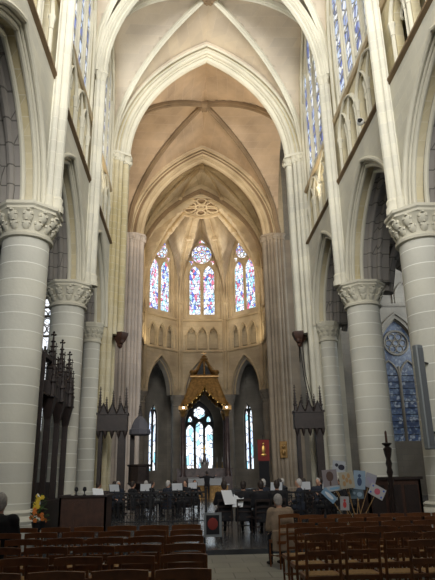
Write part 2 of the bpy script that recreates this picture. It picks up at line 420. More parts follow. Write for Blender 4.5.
    for i, y in enumerate(bays[1:]):
        w = sempty(wname()); w['label'] = f'clerestory window group high on the {side} nave wall'
        for (u, hw, zs, zp, r) in lanc[4*(i+1):4*(i+2)]:
            mb = MB(); fill(mb, F, arch2d(u, hw, zp, r, 6, zs), .26); mb.build('lancet_pane', MT['g_cler'], w, 0)
            mb = MB()
            for zz in [zs+.8*k for k in range(1, 8)]:
                if zz < zp+.3: mb.tube([F.p(u-hw, zz, .24), F.p(u+hw, zz, .24)], .03, 4)
            arch_roll(mb, F, u, hw, zp, r, .20, .05, leg=zs, n=6)
            mb.build('pane_bars', MT['mould'], w)
    # vaulting shafts and capitals
    for y in (16.2, 23.2):
        xs = s*5.28+OFF
        mb = MB(); shaft_cluster(mb, xs, y, s, Z_AB+.05, 19.6); mb.box(min(xs+s*.05, XF), max(xs+s*.05, XF), y-.16, y+.16, Z_AB+.05, 19.6); mb.build('vaulting_shafts', MT['nave'], wall)
        mb = MB()
        for (dx, dy, rr) in ((0, 0, .15), (.18, -.17, .11), (.18, .17, .11)):
            small_capital(mb, xs+s*dx, y+dy, 20.05, rr)
            mb.lathe([(rr*1.6, 9.3), (rr*1.6, 9.5), (rr*1.3, 9.6), (rr*1.4, 9.75), (rr, 9.85)], (xs+s*dx, y+dy, 0), 10)
        mb.build('shaft_capitals', MT['mould'], wall)
    # aisle outer wall and vault
    FA = Frame((s*12.6+OFF, 0), (0, 1), (s, 0))
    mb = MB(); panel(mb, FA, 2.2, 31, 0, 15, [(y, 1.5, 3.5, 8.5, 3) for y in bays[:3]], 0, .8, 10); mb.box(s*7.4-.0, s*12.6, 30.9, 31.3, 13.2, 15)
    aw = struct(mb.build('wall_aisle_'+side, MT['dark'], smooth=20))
    for y in bays[:3]:
        w = sempty(wname()); w['label'] = f'dim stained window in the {side} aisle wall'
        mb = MB(); fill(mb, FA, arch2d(y, 1.5, 8.5, 3, 8, 3.5), .5); mb.build('glass', MT['g_blue'], w, 0)
        mb = MB(); mb.tube([FA.p(y, 3.5, .45), FA.p(y, 9.2, .45)], .1, 6); arch_roll(mb, FA, y, 1.5, 8.5, 3, .4, .12, leg=3.5)
        ring(mb, FA, y, 9.9, .75, .42, .08)
        for k in (-.75, .75): arch_roll(mb, FA, y+k, .72, 8.0, 1.1, .42, .07, leg=3.5)
        mb.build('tracery', MT['dark'], w)
    xa, xb = 7.3, 12.6
    for y in bays:
        mb = MB(); n = 12; g = []
        for i in range(n+1):
            for j in range(n+1):
                u = -1+2*i/n; v = -1+2*j/n
                g.append((s*((xa+xb)/2+u*(xb-xa)/2)+OFF, y+v*3.5, 9.15+3.9*max(prof(u), prof(v))))
        mb.add(g, [(i*(n+1)+j, i*(n+1)+j+1, (i+1)*(n+1)+j+1, (i+1)*(n+1)+j) for i in range(n) for j in range(n)])
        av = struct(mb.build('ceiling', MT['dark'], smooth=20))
        for du in (-1, 1):
            mb = MB(); mb.tube([(s*((xa+xb)/2+t*(xb-xa)/2)+OFF, y+du*t*3.5, 9.05+3.9*prof(t)) for t in [k/10 for k in range(-10, 11)]], .16, 8); mb.build('rib', MT['dark'], av)
        mb = MB(); mb.tube([(s*((xa+xb)/2+t*(xb-xa)/2)+OFF, y-3.5, 9.0+3.7*prof(t)) for t in [k/10 for k in range(-10, 11)]], .32, 8); mb.build('transverse_rib', MT['dark'], av)

# ------------------------------------------------------------------ high vaults
RIBP = [(-.17, .15), (-.17, -.04), (-.09, -.10), (-.09, -.16), (0, -.24), (.09, -.16), (.09, -.10), (.17, -.04), (.17, .15)]
def rib(path, m, parent, w=1.0, name='rib'):
    pts = [V3(p) for p in path]
    h = (pts[-1]-pts[0]); h.z = 0
    if h.length < 1e-6: h = pts[len(pts)//2]-pts[0]; h.z = 0
    A = Vector((-h.y, h.x, 0)).normalized()
    def fr(i):
        t = (pts[min(i+1, len(pts)-1)]-pts[max(i-1, 0)]).normalized(); B = A.cross(t)
        if B.z < 0: B = -B
        if abs(B.z) < 1e-3: B = Vector((0, 0, 1))
        return A, B
    mb = MB(); mb.sweep(pts, fr, [(a*w, b*w) for a, b in RIBP]); return mb.build(name, MT[m], parent, 30)
def outrib(yc, hs, zs, rise, m, parent, w=1.0, name='transverse_rib', wmul=1.0, n=16, out=True):
    """arch rib in a plane across the nave; B points outward from the arch"""
    P = arch2d(OFF, hs, zs, rise, n); pts = [Vector((u, yc, z)) for u, z in P]
    A = Vector((0, 1, 0))
    def fr(i):
        t = (pts[min(i+1, len(pts)-1)]-pts[max(i-1, 0)]).normalized(); B = Vector((-t.z, 0, t.x))
        return A, (B if B.dot(Vector((pts[i].x-OFF, 0, pts[i].z-zs+.01))) > 0 else -B)
    mb = MB(); mb.sweep(pts, fr, [(a*w*wmul, b*w) for a, b in RIBP]); return mb.build(name, MT[m], parent, 30)
def vault(y0, y1, a, zs, rise, m, mr, bossm, rw=1.0):
    b = (y1-y0)/2; yc = (y0+y1)/2; n = 28; g = []
    T = [math.copysign(1, k)*abs(k)**.8 for k in [-1+2*i/n for i in range(n+1)]]
    for u in T:
        for v in T: g.append((u*a+OFF, yc+v*b, zs+rise*max(prof(u), prof(v))+.25*(1-max(abs(u), abs(v)))))
    mb = MB(); mb.add(g, [(i*(n+1)+j, i*(n+1)+j+1, (i+1)*(n+1)+j+1, (i+1)*(n+1)+j) for i in range(n) for j in range(n)])
    c = struct(mb.build('ceiling', MT[m], smooth=20))
    for du in (-1, 1):
        for sg in (-1, 1):
            rib([(sg*t*a+OFF, yc+sg*du*t*b, zs+rise*prof(t)+.25*(1-t)-.12) for t in [k/14 for k in range(15)]], mr, c, rw*.85)
    mb = MB(); z = zs+rise+.1
    mb.lathe([(.10, z-.45), (.28, z-.42), (.36, z-.28), (.44, z-.2), (.44, z+.1)], (OFF, yc, 0), 12, ripple=.12, rn=6)
    for k in range(6): mb.ball((OFF+.22*math.cos(k*PI/3), yc+.22*math.sin(k*PI/3), z-.42), .09, 6)
    mb.build('keystone', MT[bossm], c)
    return c
V1 = vault(2.2, 9.2, 5.85, Z_SP, 8.45, 'vault', 'mould', 'tanmould')
V2 = vault(9.2, 16.2, 5.85, Z_SP, 8.45, 'vault', 'mould', 'tanmould')
V3_ = vault(16.2, 23.2, 5.85, Z_SP, 8.45, 'vault', 'mould', 'tanmould')
V4 = vault(23.2, 30.4, 5.85, Z_SP, 8.45, 'vault', 'mould', 'brownrib')
for y, c in ((16.2, V3_), (23.2, V4)):
    outrib(y, 5.35, Z_SP, 8.15, 'mould', c, 1.1, wmul=1.4); outrib(y-.3, 5.5, Z_SP, 8.3, 'mould', c, .6); outrib(y+.3, 5.5, Z_SP, 8.3, 'mould', c, .6)
V5 = vault(31.6, 42.4, 6.1, Z_SP, 8.3, 'rvault', 'brownrib', 'brownrib', 1.2)
V6 = vault(43.6, 49.6, 6.1, Z_SP, 8.6, 'tan', 'tanmould', 'tanmould', .7)

# crossing arches: nested orders with rolls, a spandrel wall above
def crossing_arch(nm, yc, m1, m2, lab, hs0=4.85, rise0=7.45, e=.72):
    F = Frame((0, yc), (1, 0), (0, 1)); n = 16
    mb = MB(); panel(mb, F, -6.4, 6.3, Z_SP, 29.3, [(OFF, 4.85+e+.1, Z_SP, Z_SP, rise0+e)], -.62, .62, n)
    w = struct(mb.build(nm, MT[m1], smooth=20)); w['label'] = lab
    mb = MB()
    U = arch2d(OFF, hs0+e+.15, Z_SP, rise0+e+.02, n); I = arch2d(OFF, hs0+.35, Z_SP, rise0+.32, n)
    for a, b, d, z in ((U, I, .42, 0),):
        for i in range(len(U)-1):
            q = [(U[i], -d), (U[i+1], -d), (I[i+1], -d), (I[i], -d)]
            mb.add([F.p(p[0], p[1], dd) for p, dd in q], [(0,1,2,3)])
            mb.add([F.p(p[0], p[1], -dd) for p, dd in q], [(0,1,2,3)])
            mb.add([F.p(*I[i], -d), F.p(*I[i+1], -d), F.p(*I[i+1], d), F.p(*I[i], d)], [(0,1,2,3)])
    mb.build('arch_order', MT[m2], w, 25)
    mb = MB()
    for hs, rs, d, r in ((hs0+e+.13, e+.02, -.60, .09), (hs0+e-.08, e-.2, -.46, .06), (hs0+.38, .35, -.42, .12), (hs0+.28, .26, -.24, .09), (hs0+.12, .10, 0, .22), (hs0+.28, .26, .24, .09), (hs0+.38, .35, .42, .12)):
        arch_roll(mb, F, OFF, hs, Z_SP, rise0+rs, d, r, n=20, sides=8)
    mb.build('arch_moulding', MT['mould' if m1 in ('nave', 'vault') else 'tanmould'], w)
    return w
crossing_arch('wall_front_arch', 31.0, 'vault', 'cream', 'pointed arch of pale stone opening from nave into crossing')
crossing_arch('wall_choir_arch', 43.0, 'tan', 'brownrib', 'brown moulded arch opening from the crossing into the choir', 4.95, 7.15, .85)

# crossing piers
def pier(s, yc, m, lab, near):
    P = thing('crossing_pillar', lab, 'pillar', (s*5.6+OFF, yc, 0.0))
    P['kind'] = 'structure'      # part of the building fabric
    mb = MB()
    for z0, z1, k in ((0, .5, 1.12), (.5, .7, 1.06), (.7, 9.0, 1.0), (9.0, 19.6, 1.0)):
        pts = [(.62*s, -.75), (1.5*s, -.75), (1.5*s, .75), (.62*s, .75), (.1*s, .60), (-.08*s, .30), (-.08*s, -.30), (.1*s, -.60)] if z0 < 8 and near else [(.62*s, -.75), (1.5*s, -.75), (1.5*s, .75), (.62*s, .75), (-.25*s, .60), (-.45*s, .30), (-.45*s, -.30), (-.25*s, -.60)]
        pts = [(x*k, y*k) for x, y in pts]; n = len(pts)
        mb.add([(x, y, z0) for x, y in pts]+[(x, y, z1) for x, y in pts], [tuple(range(n)), tuple(range(2*n-1, n-1, -1))]+[(i, (i+1) % n, n+(i+1) % n, n+i) for i in range(n)])
    mb.build('core', MT[m], P, 0)
    sh = [(-.15*s, -.72, .15, 0), (.12*s, -.82, .17, 0), (.40*s, -.84, .13, 0), (.66*s, -.80, .17, 0), (-.38*s, -.56, .12, 9.0 if near else 0), (-.15*s, .72, .15, 0), (.12*s, .82, .17, 0), (.45*s, .84, .15, 0), (-.38*s, .56, .12, 9.0 if near else 0),
          (-.62*s, -.16, .20, 9.2 if near else 0), (-.62*s, .22, .18, 9.2 if near else 0)]
    for x, y, r, zb in sh:
        mb = MB(); mb.tube([(x, y, zb), (x, y, 19.6)], r, 12); q = mb.build('shaft', MT[m], P)
        if not zb:
            mb = MB(); mb.lathe([(r*1.7, 0), (r*1.7, .5), (r*1.5, .6), (r*1.6, .75), (r*1.1, .85)], (x, y, 0), 10); mb.build('shaft_base', MT[m], q)
    mb = MB()
    for x, y, r, zb in sh: small_capital(mb, x, y, 20.05, r*1.15)
    mb.add(*[[( .66*s,-1.0,19.98),(-.2*s,-1.0,19.98),(-.95*s,-.5,19.98),(-.95*s,.5,19.98),(-.2*s,1.0,19.98),(.66*s,1.0,19.98),
              ( .66*s,-1.0,20.12),(-.2*s,-1.0,20.12),(-.95*s,-.5,20.12),(-.95*s,.5,20.12),(-.2*s,1.0,20.12),(.66*s,1.0,20.12)],
            [tuple(range(6)), tuple(range(11, 5, -1))]+[(i, (i+1) % 6, 6+(i+1) % 6, 6+i) for i in range(6)]])
    for k in range(14):
        a = k/13; mb.ball((-.95*s+1.5*s*abs(a-.5)*1.2, -1+2*a, 19.75), .10, 6, sq=(1, 1, 1.4))
    cp = mb.build('capital', MT[m if not near else 'mould'], P)
    if near:
        mb = MB(); mb.lathe([(.05, 8.35), (.13, 8.45), (.16, 8.6), (.30, 8.8), (.40, 9.05), (.42, 9.2)], (-.62*s, .03, 0), 10, ripple=.1, rn=5)
        mb.ball((-.70*s, -.08, 8.75), .17, 8, sq=(.9, 1, 1.2)); mb.ball((-.66*s, -.05, 8.45), .12, 8)
        c = mb.build('corbel', MT['wood2'], P); c['label'] = 'brown carved corbel under the inner shafts'
        for k in (-.5, 0, .5): pass
    return P
pier(-1, 31.0, 'cream', 'yellowish clustered stone pier left of the opening to the crossing', True)
pier(1, 31.0, 'nave', 'pale clustered stone pier right of the opening to the crossing', True)
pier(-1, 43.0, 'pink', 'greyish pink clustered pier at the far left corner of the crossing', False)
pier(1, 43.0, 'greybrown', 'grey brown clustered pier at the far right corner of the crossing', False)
# half-column responds of the arcade on the near crossing piers
ABN = 8
def capital_mesh(mb, r, zb, zt, n=8):
    """foliated octagonal capital"""
    h = zt-zb
    mb.lathe([(r*1.0, zb-.10), (r*1.12, zb-.08), (r*1.14, zb), (r*1.04, zb+.05), (r*1.06, zb+h*.35), (r*1.22, zb+h*.6), (r*1.36, zb+h*.74)], (0, 0, 0), 24)
    mb.lathe([(r*1.26, zb+h*.70), (r*1.42, zb+h*.76), (r*1.42, zb+h*.84), (r*1.50, zb+h*.90), (r*1.50, zt)], (0, 0, 0), n, a0=PI/8)
    for row, (zz, rr, cnt, sz) in enumerate(((zb+h*.26, r*1.10, 14, .12*r/.7), (zb+h*.52, r*1.22, 12, .145*r/.7))):
        for k in range(cnt):
            a = 2*PI*(k+.5*row)/cnt
            R = Matrix.Rotation(a, 3, 'Z') @ Matrix.Rotation(math.radians(20), 3, 'Y')
            mb.ball((rr*math.cos(a), rr*math.sin(a), zz), sz, 8, sq=(.42, 1.05, 1.35), rot=R)
            for da in (-.11, .11): mb.ball((rr*1.03*math.cos(a+da), rr*1.03*math.sin(a+da), zz+sz*.55), sz*.55, 6, sq=(.8, 1, 1))
            mb.ball(((rr+sz*.65)*math.cos(a), (rr+sz*.65)*math.sin(a), zz+sz*1.15), sz*.42, 6, sq=(1.1, 1.2, .8))
for s in (-1, 1):
    c = thing('respond_column', f'slender round half-column against the {"left" if s<0 else "right"} near crossing pier', 'column', (s*6.3+OFF, 29.9, 0))
    mb = MB(); mb.lathe([(.62, 0), (.62, .25), (.5, .4), (.46, .5)], n=16); mb.build('base', MT['column'], c)
    mb = MB(); mb.lathe([(.44, .5), (.43, 8.4)], n=20); mb.build('shaft', MT['column'], c)
    mb = MB(); capital_mesh(mb, .44, 8.45, 9.4); mb.build('capital', MT['mould'], c)

# nave columns
NL = {(-1, 9.2): 'big round stone column just outside the picture at left', (1, 9.2): 'big round stone column just outside the picture at right',
      (-1, 16.2): 'thick round stone column at the left edge of the picture', (1, 16.2): 'thick round stone column at the right edge, grey loudspeaker beside it',
      (-1, 23.2): 'round stone column behind the dark pinnacled canopy at left', (1, 23.2): 'round stone column on the right behind the picture placards'}
for (s, y), lab in NL.items():
    cxp = {(-1, 16.2): -6.22, (1, 16.2): 5.88}.get((s, y), s*6.22+OFF)
    c = thing('arcade_column', lab, 'column', (cxp, y, 0))
    mb = MB(); mb.lathe([(1.12, 0), (1.12, .35), (1.02, .40), (1.02, .5)], n=8, a0=PI/8); mb.lathe([(.98, .5), (1.0, .58), (.94, .66), (.84, .70), (.88, .78), (.80, .84)], n=32); mb.build('base', MT['column'], c)
    mb = MB(); mb.lathe([(.72, .84), (.71, 3), (.695, 6), (.68, 8.32)], n=40); mb.build('shaft', MT['column'], c)
    mb = MB(); capital_mesh(mb, .69, 8.38, 9.3); cp = mb.build('capital', MT['mould'], c); cp['label'] = 'carved leafy octagonal capital'
    
# ------------------------------------------------------------------ transepts
for s in (-1, 1):
    side = 'left' if s < 0 else 'right'
    F = Frame((0, 43.6), (s, 0), (0, 1))
    wins = [(15.1, 1.55, 3.9, 10.4, 3.0)] if s > 0 else [(12.4, 1.9, 5, 12.2, 3.2)]
    mb = MB(); panel(mb, F, 6.6, 21, 0, 29, wins, 0, .8, 10)
    mb.box(s*6.9, s*21, 30.9, 31.4, 15, 29); mb.box(s*12.6, s*21, 30.9, 31.4, 0, 15)
    mb.box(s*21, s*21.5, 31, 44, 0, 29); mb.box(s*6, s*21.5, 31, 44.4, 28.7, 29)
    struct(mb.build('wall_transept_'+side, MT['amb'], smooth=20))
    for (u, hw, zs, zp, r) in wins:
        g = 'g_blue' if s > 0 else 'g_white'
        w = sempty(wname()); w['label'] = 'blue leaded transept window with a rosette, between the two right columns' if s > 0 else 'bright pale transept window glimpsed between the left columns'
        mb = MB(); fill(mb, F, arch2d(u, hw, zp, r, 10, zs), .5); mb.build('glass', MT[g], w, 0)
        mb = MB(); arch_roll(mb, F, u, hw, zp, r, .3, .14, leg=zs); arch_roll(mb, F, u, hw+.35, zp, r+.4, -.02, .10, leg=zs)
        rc = zp+r*.36; ring(mb, F, u, rc, hw*.62, .40, .10, 24)
        for k in range(6):
            a = k*PI/3; ring(mb, F, u+hw*.36*math.cos(a), rc+hw*.36*math.sin(a), hw*.17, .44, .045, 10)
        ring(mb, F, u, rc, hw*.15, .44, .045, 10)
        for k in (-.5, .5): arch_roll(mb, F, u+k*hw, hw*.47, zp-1.7, 1.35, .40, .08, leg=zs)
        mb.tube([F.p(u, zs, .4), F.p(u, zp-.8, .4)], .10, 8)
        mb.build('tracery', MT['amb'], w)
        mb = MB()
        for k in range(1, 12):
            z = zs+k*.5
            if z < zp-1: mb.tube([F.p(u-hw, z, .46), F.p(u+hw, z, .46)], .025, 4)
        mb.build('glazing_bars', MT['iron'], w)
        for k in (-1, 1):
            if s > 0:
                pass
    if s > 0:
        mb = MB()
        for k in range(5):
            arch_roll(mb, F, 9.6+k*1.6, .7, 15.2, 1.2, -.02, .09, leg=14.6)
        mb.tube([F.p(7.3, 14.5, -.05), F.p(20, 14.5, -.05)], .14, 6)
        struct(mb.build(tname(), MT['amb']))['label'] = 'row of small blind arches above the blue transept window'

# ------------------------------------------------------------------ choir and apse
AX, AY, CX = 6.15, 57.9, 2.55; AYC = 61.5
pts = [(-AX, 43.6), (-AX, 49.9), (-AX, AY), (-CX, AYC), (CX, AYC), (AX, AY), (AX, 49.9), (AX, 43.6)]
pts = [(x+.15, y) for x, y in pts]
ZA = 14.6; ZB = 18.0; ZW = 18.9
awall = None
for k in range(7):
    P0, P1 = Vector(pts[k]), Vector(pts[k+1]); U = (P1-P0); Lw = U.length; U.normalize(); N = Vector((-U.y, U.x))
    F = Frame(P0, U, N); c = Lw/2
    nm = ['wall_choir_left', 'wall_choir_left', 'wall_apse_left', 'wall_apse_centre', 'wall_apse_right', 'wall_choir_right', 'wall_choir_right'][k]
    main = k in (2, 3, 4)
    hwA = 1.95 if main else Lw/2-.65
    mb = MB(); panel(mb, F, 0, Lw, 9.9, ZA, [(c, hwA, 9.9, 9.9, 4.0)], 0, .35, 12)
    w = struct(mb.build(nm, MT['tan'], smooth=20))
    w['label'] = {2: 'left angled bay of the apse wall', 3: 'centre bay of the apse wall behind the canopy', 4: 'right angled bay of the apse wall'}.get(k, 'side wall of the choir')
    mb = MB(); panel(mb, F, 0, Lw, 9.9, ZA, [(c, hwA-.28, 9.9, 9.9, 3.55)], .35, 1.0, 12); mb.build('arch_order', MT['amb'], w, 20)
    mb = MB(); arch_roll(mb, F, c, hwA, 9.9, 4.0, 0, .09, n=12); arch_roll(mb, F, c, hwA-.26, 9.9, 3.58, .35, .08, n=12)
    if not main: mb.tube([F.p(0, ZA, -.05), F.p(Lw, ZA, -.05)], .12, 6)
    mb.build('arch_moulding', MT['tanmould'], w)
    mb = MB()
    for z in (ZA, ZB+.1): mb.tube([F.p(-.05, z, -.06), F.p(Lw+.05, z, -.06)], .13, 6)
    mb.build('string_course', MT['tanmould'], w)
    nn = 3 if main else 4
    ops = [(c+(i-(nn-1)/2)*1.2, .46, ZA+.25, 16.4, .85) for i in range(nn)]
    mb = MB(); panel(mb, F, 0, Lw, ZA, ZB, ops, .05, .35, 8); mb.build('triforium_arcade', MT['tan'], w, 20)
    mb = MB()
    for i in range(nn+1):
        u = c+(i-nn/2)*1.2; mb.tube([F.p(u, ZA+.1, -.02), F.p(u, 16.3, -.02)], .08, 7); q = F.p(u, 0, -.02); small_capital(mb, q.x, q.y, 16.5, .10)
    for o in ops: arch_roll(mb, F, o[0], .50, 16.45, .95, 0, .07, n=8); ring(mb, F, o[0], 16.95, .16, .2, .04, 8)
    mb.build('triforium_colonnettes', MT['tanmould'], w)
    mb = MB(); panel(mb, F, -.3, Lw+.3, ZA, ZB, [], .85, 1.1); mb.add([F.p(0, ZA+.4, .3), F.p(Lw, ZA+.4, .3), F.p(Lw, ZA+.4, .9), F.p(0, ZA+.4, .9)], [(0,1,2,3)])
    mb.build('triforium_back', MT['tan'], w, 0)
    mb = MB(); panel(mb, F, 0, Lw, ZB, 29.8, [(c, 1.62, ZW, 24.6, 3.35)] if main else [(c, 1.7, ZW, 23.5, 3)], .35, .95, 12); mb.build('clerestory_wall', MT['tan'], w, 20)
    mb = MB(); panel(mb, F, 0, Lw, ZB, 29.8, [(c, min(Lw/2-.3, 2.3), ZB+.3, 23.4, 5.1)], 0, .35, 12); mb.build('window_arch', MT['tan'], w, 20)
    mb = MB(); arch_roll(mb, F, c, min(Lw/2-.3, 2.3), 23.4, 5.1, 0, .10, leg=ZB+.3); arch_roll(mb, F, c, 1.95, 23.9, 4.3, .33, .10, leg=ZB+.4); arch_roll(mb, F, c, 1.64, 24.6, 3.35, .38, .07, leg=ZW)
    mb.build('window_moulding', MT['tanmould'], w)
    if main or k in (1, 5):
        zp, hw, ri = (24.6, 1.62, 3.35) if main else (23.5, 1.7, 3)
        g = sempty(wname()); g['label'] = {2: 'left of the three stained apse windows', 3: 'centre of the three stained apse windows', 4: 'right of the three stained apse windows'}.get(k, 'choir side window')
        rc, R = 26.15 if main else 24.9, 1.22
        # glazing: rose disc, two lancets, small corner pieces, stone web between
        mb = MB(); panel(mb, F, c-hw, c+hw, ZW-.1, 24.9 if main else 23.8, [(c+q*.80, .66, ZW, 23.6 if main else 22.4, 1.2) for q in (-1, 1)], .52, .68, 8)
        mb.build('stone_web', MT['tanmould'], g, 20)
        for q in (-1, 1):
            mb = MB(); fill(mb, F, arch2d(c+q*.80, .66, 23.6 if main else 22.4, 1.2, 8, ZW), .60); mb.build('lancet_pane', MT['g_apse'], g, 0)
        mb = MB(); fill(mb, F, [(c+R*math.cos(a*PI/12), rc+R*math.sin(a*PI/12)) for a in range(24)], .60); mb.build('rose_pane', MT['g_rose'], g, 0)
        mb = MB(); fill(mb, F, arch2d(c, hw, zp, ri, 10, zp-.3), .66); mb.build('stone_web', MT['tanmould'], g, 0)
        for (du, dz, rr) in ((-.0, 1.55, .24), (-1.2, -1.1, .26), (1.2, -1.1, .26)):
            if du: tri = [(c+du-rr, rc+dz+rr), (c+du-rr*.5*(1 if du < 0 else -1)-rr*.5+rr, rc+dz+rr*.2), (c+du, rc+dz-rr), (c+du+rr, rc+dz+rr)]
            else: tri = [(c-.42, rc+dz-.16), (c, rc+dz-.02), (c+.42, rc+dz-.16), (c, rc+dz+.34)]
            mb = MB(); fill(mb, F, tri, .50); mb.build('corner_pane', MT['g_apse'], g, 0)
        mb = MB(); ring(mb, F, c, rc, R, .5, .10, 24); ring(mb, F, c, rc, .28, .52, .05, 12)
        for a in range(8):
            t = a*PI/4+PI/8; ring(mb, F, c+.76*math.cos(t), rc+.76*math.sin(t), .29, .52, .05, 10)
        for q in (-1, 1): arch_roll(mb, F, c+q*.80, .68, 23.6 if main else 22.4, 1.22, .5, .08, leg=ZW, n=8)
        mb.build('tracery', MT['tanmould'], g)
        mb = MB()
        for i in range(1, 9):
            z = ZW+i*.6
            mb.tube([F.p(c-hw+.1, z, .56), F.p(c+hw-.1, z, .56)], .02, 4)
        mb.build('glazing_bars', MT['iron'], g)
# corner shafts of the apse, running up to the vault ribs
for k in range(1, 7):
    x, y = pts[k]; d = (Vector((0, 52.0))-Vector((x, y))).normalized(); t = Vector((-d.y, d.x))
    w = struct(MB().build(tname(), MT['tan'], smooth=0)); w['label'] = 'cluster of thin vaulting shafts at an apse corner'
    mb = MB()
    for a, b, r in ((.25, 0, .15), (.12, .24, .11), (.12, -.24, .11)):
        q = Vector((x, y))+d*a+t*b; mb.tube([(q.x, q.y, 10.6), (q.x, q.y, 20.0)], r, 8)
        mb.lathe([(.02, 10.2), (r*1.2, 10.6), (r*1.2, 10.7)], (q.x, q.y, 0), 8); small_capital(mb, q.x, q.y, 20.1, r)
        for z in (14.6, 18.2): mb.lathe([(r*1.1, z-.1), (r*1.4, z), (r*1.1, z+.1)], (q.x, q.y, 0), 8)
    mb.build('shaft', MT['tanmould'], w)
# ambulatory columns
labs = {1: 'left choir column hidden behind the far left pier', 2: 'ambulatory column left of the golden canopy, nearer one', 3: 'ambulatory column just behind the left edge of the golden canopy',
        4: 'ambulatory column just behind the right edge of the golden canopy', 5: 'ambulatory column right of the golden canopy, nearer one', 6: 'right choir column hidden behind the far right pier'}
for k in range(2, 6):
    x, y = pts[k]; d = (Vector((x, y))-Vector((0, 52))).normalized()*.45
    c = thing('ambulatory_column', labs[k], 'column', (x+d.x, y+d.y, .07))
    mb = MB(); mb.lathe([(.8, 0), (.8, .4), (.7, .5), (.72, .6), (.58, .72)], n=20); mb.build('base', MT['amb'], c)
    mb = MB(); mb.lathe([(.60, .72), (.58, 8.7)], n=24); mb.build('shaft', MT['amb'], c)
    mb = MB(); capital_mesh(mb, .58, 8.75, 9.83); mb.build('capital', MT['amb'], c)
# apse vault
C0 = Vector((OFF*.5, 52.0)); ZC = 28.6
top = None
for k in range(1, 6):
    P0, P1 = Vector(pts[k]), Vector(pts[k+1]); mb = MB(); ns, nt_ = 18, 14; g = []
    for i in range(ns+1):
        sx = -1+2*i/ns; e = P0.lerp(P1, (sx+1)/2)
        for j in range(nt_+1):
            t = j/nt_; q = C0.lerp(e, t)
            hi = Z_SP+(8.15 if k in (2, 3, 4) else 7.6)*prof(sx)+.3*(1-t)
            g.append((q.x, q.y, max(Z_SP+(ZC-Z_SP)*prof(t), hi)))
    mb.add(g, [(i*(nt_+1)+j, i*(nt_+1)+j+1, (i+1)*(nt_+1)+j+1, (i+1)*(nt_+1)+j) for i in range(ns) for j in range(nt_)])
    o = struct(mb.build('ceiling', MT['tan'], smooth=25)); top = o
# front severy between the choir arch rib and the ring
mb = MB(); g = []; P0, P1 = Vector(pts[1]), Vector(pts[6])
for i in range(25):
    sx = -1+2*i/24; e = P0.lerp(P1, (sx+1)/2)
    for j in range(11):
        t = j/10; q = C0.lerp(e, t); g.append((q.x, q.y, max(Z_SP+(ZC-Z_SP)*prof(t), Z_SP+8.5*prof(sx)+.1*(1-t))))
mb.add(g, [(i*11+j, i*11+j+1, (i+1)*11+j+1, (i+1)*11+j) for i in range(24) for j in range(10)]); struct(mb.build('ceiling', MT['tan'], smooth=25))
for k in range(1, 7):
    e = Vector(pts[k]); path = []
    for j in range(15):
        t = .28+.72*j/14; q = C0.lerp(e, t); path.append((q.x, q.y, Z_SP+(ZC-Z_SP)*prof(t)-.14))
    r = rib(path, 'tanmould', top, .62)
    q = C0.lerp(e, .55); mb = MB(); z = Z_SP+(ZC-Z_SP)*prof(.55)-.25
    mb.lathe([(.12, z-.2), (.3, z-.15), (.34, z), (.3, z+.2)], (q.x, q.y, 0), 8); mb.build('rib_boss', MT['tanmould'], r)
outrib(49.9, 5.8, Z_SP, 7.95, 'brownrib', top, .95, wmul=1.3)
mb = MB(); panel(mb, Frame((0, 49.7), (1, 0), (0, 1)), -6.3, 6.4, Z_SP, 29.6, [(OFF, 5.85, Z_SP, Z_SP, 8.15)], 0, .25, 14); mb.build('arch_spandrel', MT['tan'], top, 20)
outrib(44.4, 5.5, Z_SP, 8.2, 'tanmould', V6, .7)
outrib(43.95, 5.2, Z_SP, 7.8, 'brownrib', V6, 1.0)
for sg in (-1, 1):
    rib([(OFF, 46.6, 28.55), (OFF+sg*.9, 47.9, 28.3), (OFF+sg*1.9, 49.9, 27.3), (OFF+sg*2.1, 51, 27.2)], 'tanmould', V6, .7, 'tierceron')
    mb = MB(); mb.ball((OFF+sg*2.0, 49.8, 27.1), .28, 8); mb.build('rib_boss', MT['tanmould'], V6)
# great foliate ring of the apse vault
md = struct(MB().build('trim_medallion', MT['tanmould'], smooth=0)); md['label'] = 'round openwork medallion of foliate ribs at the apse vault centre'
md.location = (C0.x, 52.5, 27.55); md.scale = (1.22, 1.22, 1.1)
def hring(mb, cx, cy, z, R, r, n=28): mb.tube([(cx+R*math.cos(2*PI*i/n), cy+R*math.sin(2*PI*i/n), z) for i in range(n)], r, 6, closed=True)
mb = MB(); hring(mb, 0, 0, 0, 1.98, .17); hring(mb, 0, 0, .05, 1.66, .07); mb.build('ring', MT['tanmould'], md)
mb = MB(); hring(mb, 0, 0, 0, .45, .09, 16); hring(mb, 0, 0, 0, .2, .06, 10); mb.build('inner_ring', MT['tanmould'], md)
for k in range(6):
    a = k*PI/3+PI/6; mb = MB()
    P = [(.45, 0), (.75, .28), (1.15, .40), (1.5, .22), (1.60, 0), (1.5, -.22), (1.15, -.40), (.75, -.28)]
    mb.tube([(x*math.cos(a)-y*math.sin(a), x*math.sin(a)+y*math.cos(a), 0) for x, y in P], .08, 6, closed=True)
    mb.tube([(x*math.cos(a+PI/6)-y*math.sin(a+PI/6), x*math.sin(a+PI/6)+y*math.cos(a+PI/6), 0) for x, y in ((1.0, 0), (1.3, .15), (1.7, .0), (1.3, -.15))], .06, 6, closed=True)
    mb.build('petal', MT['tanmould'], md)
mb = MB(); mb.lathe([(1.9, .14), (1.9, .22)], n=28); mb.build('disc', MT['brownrib'], md, 0)
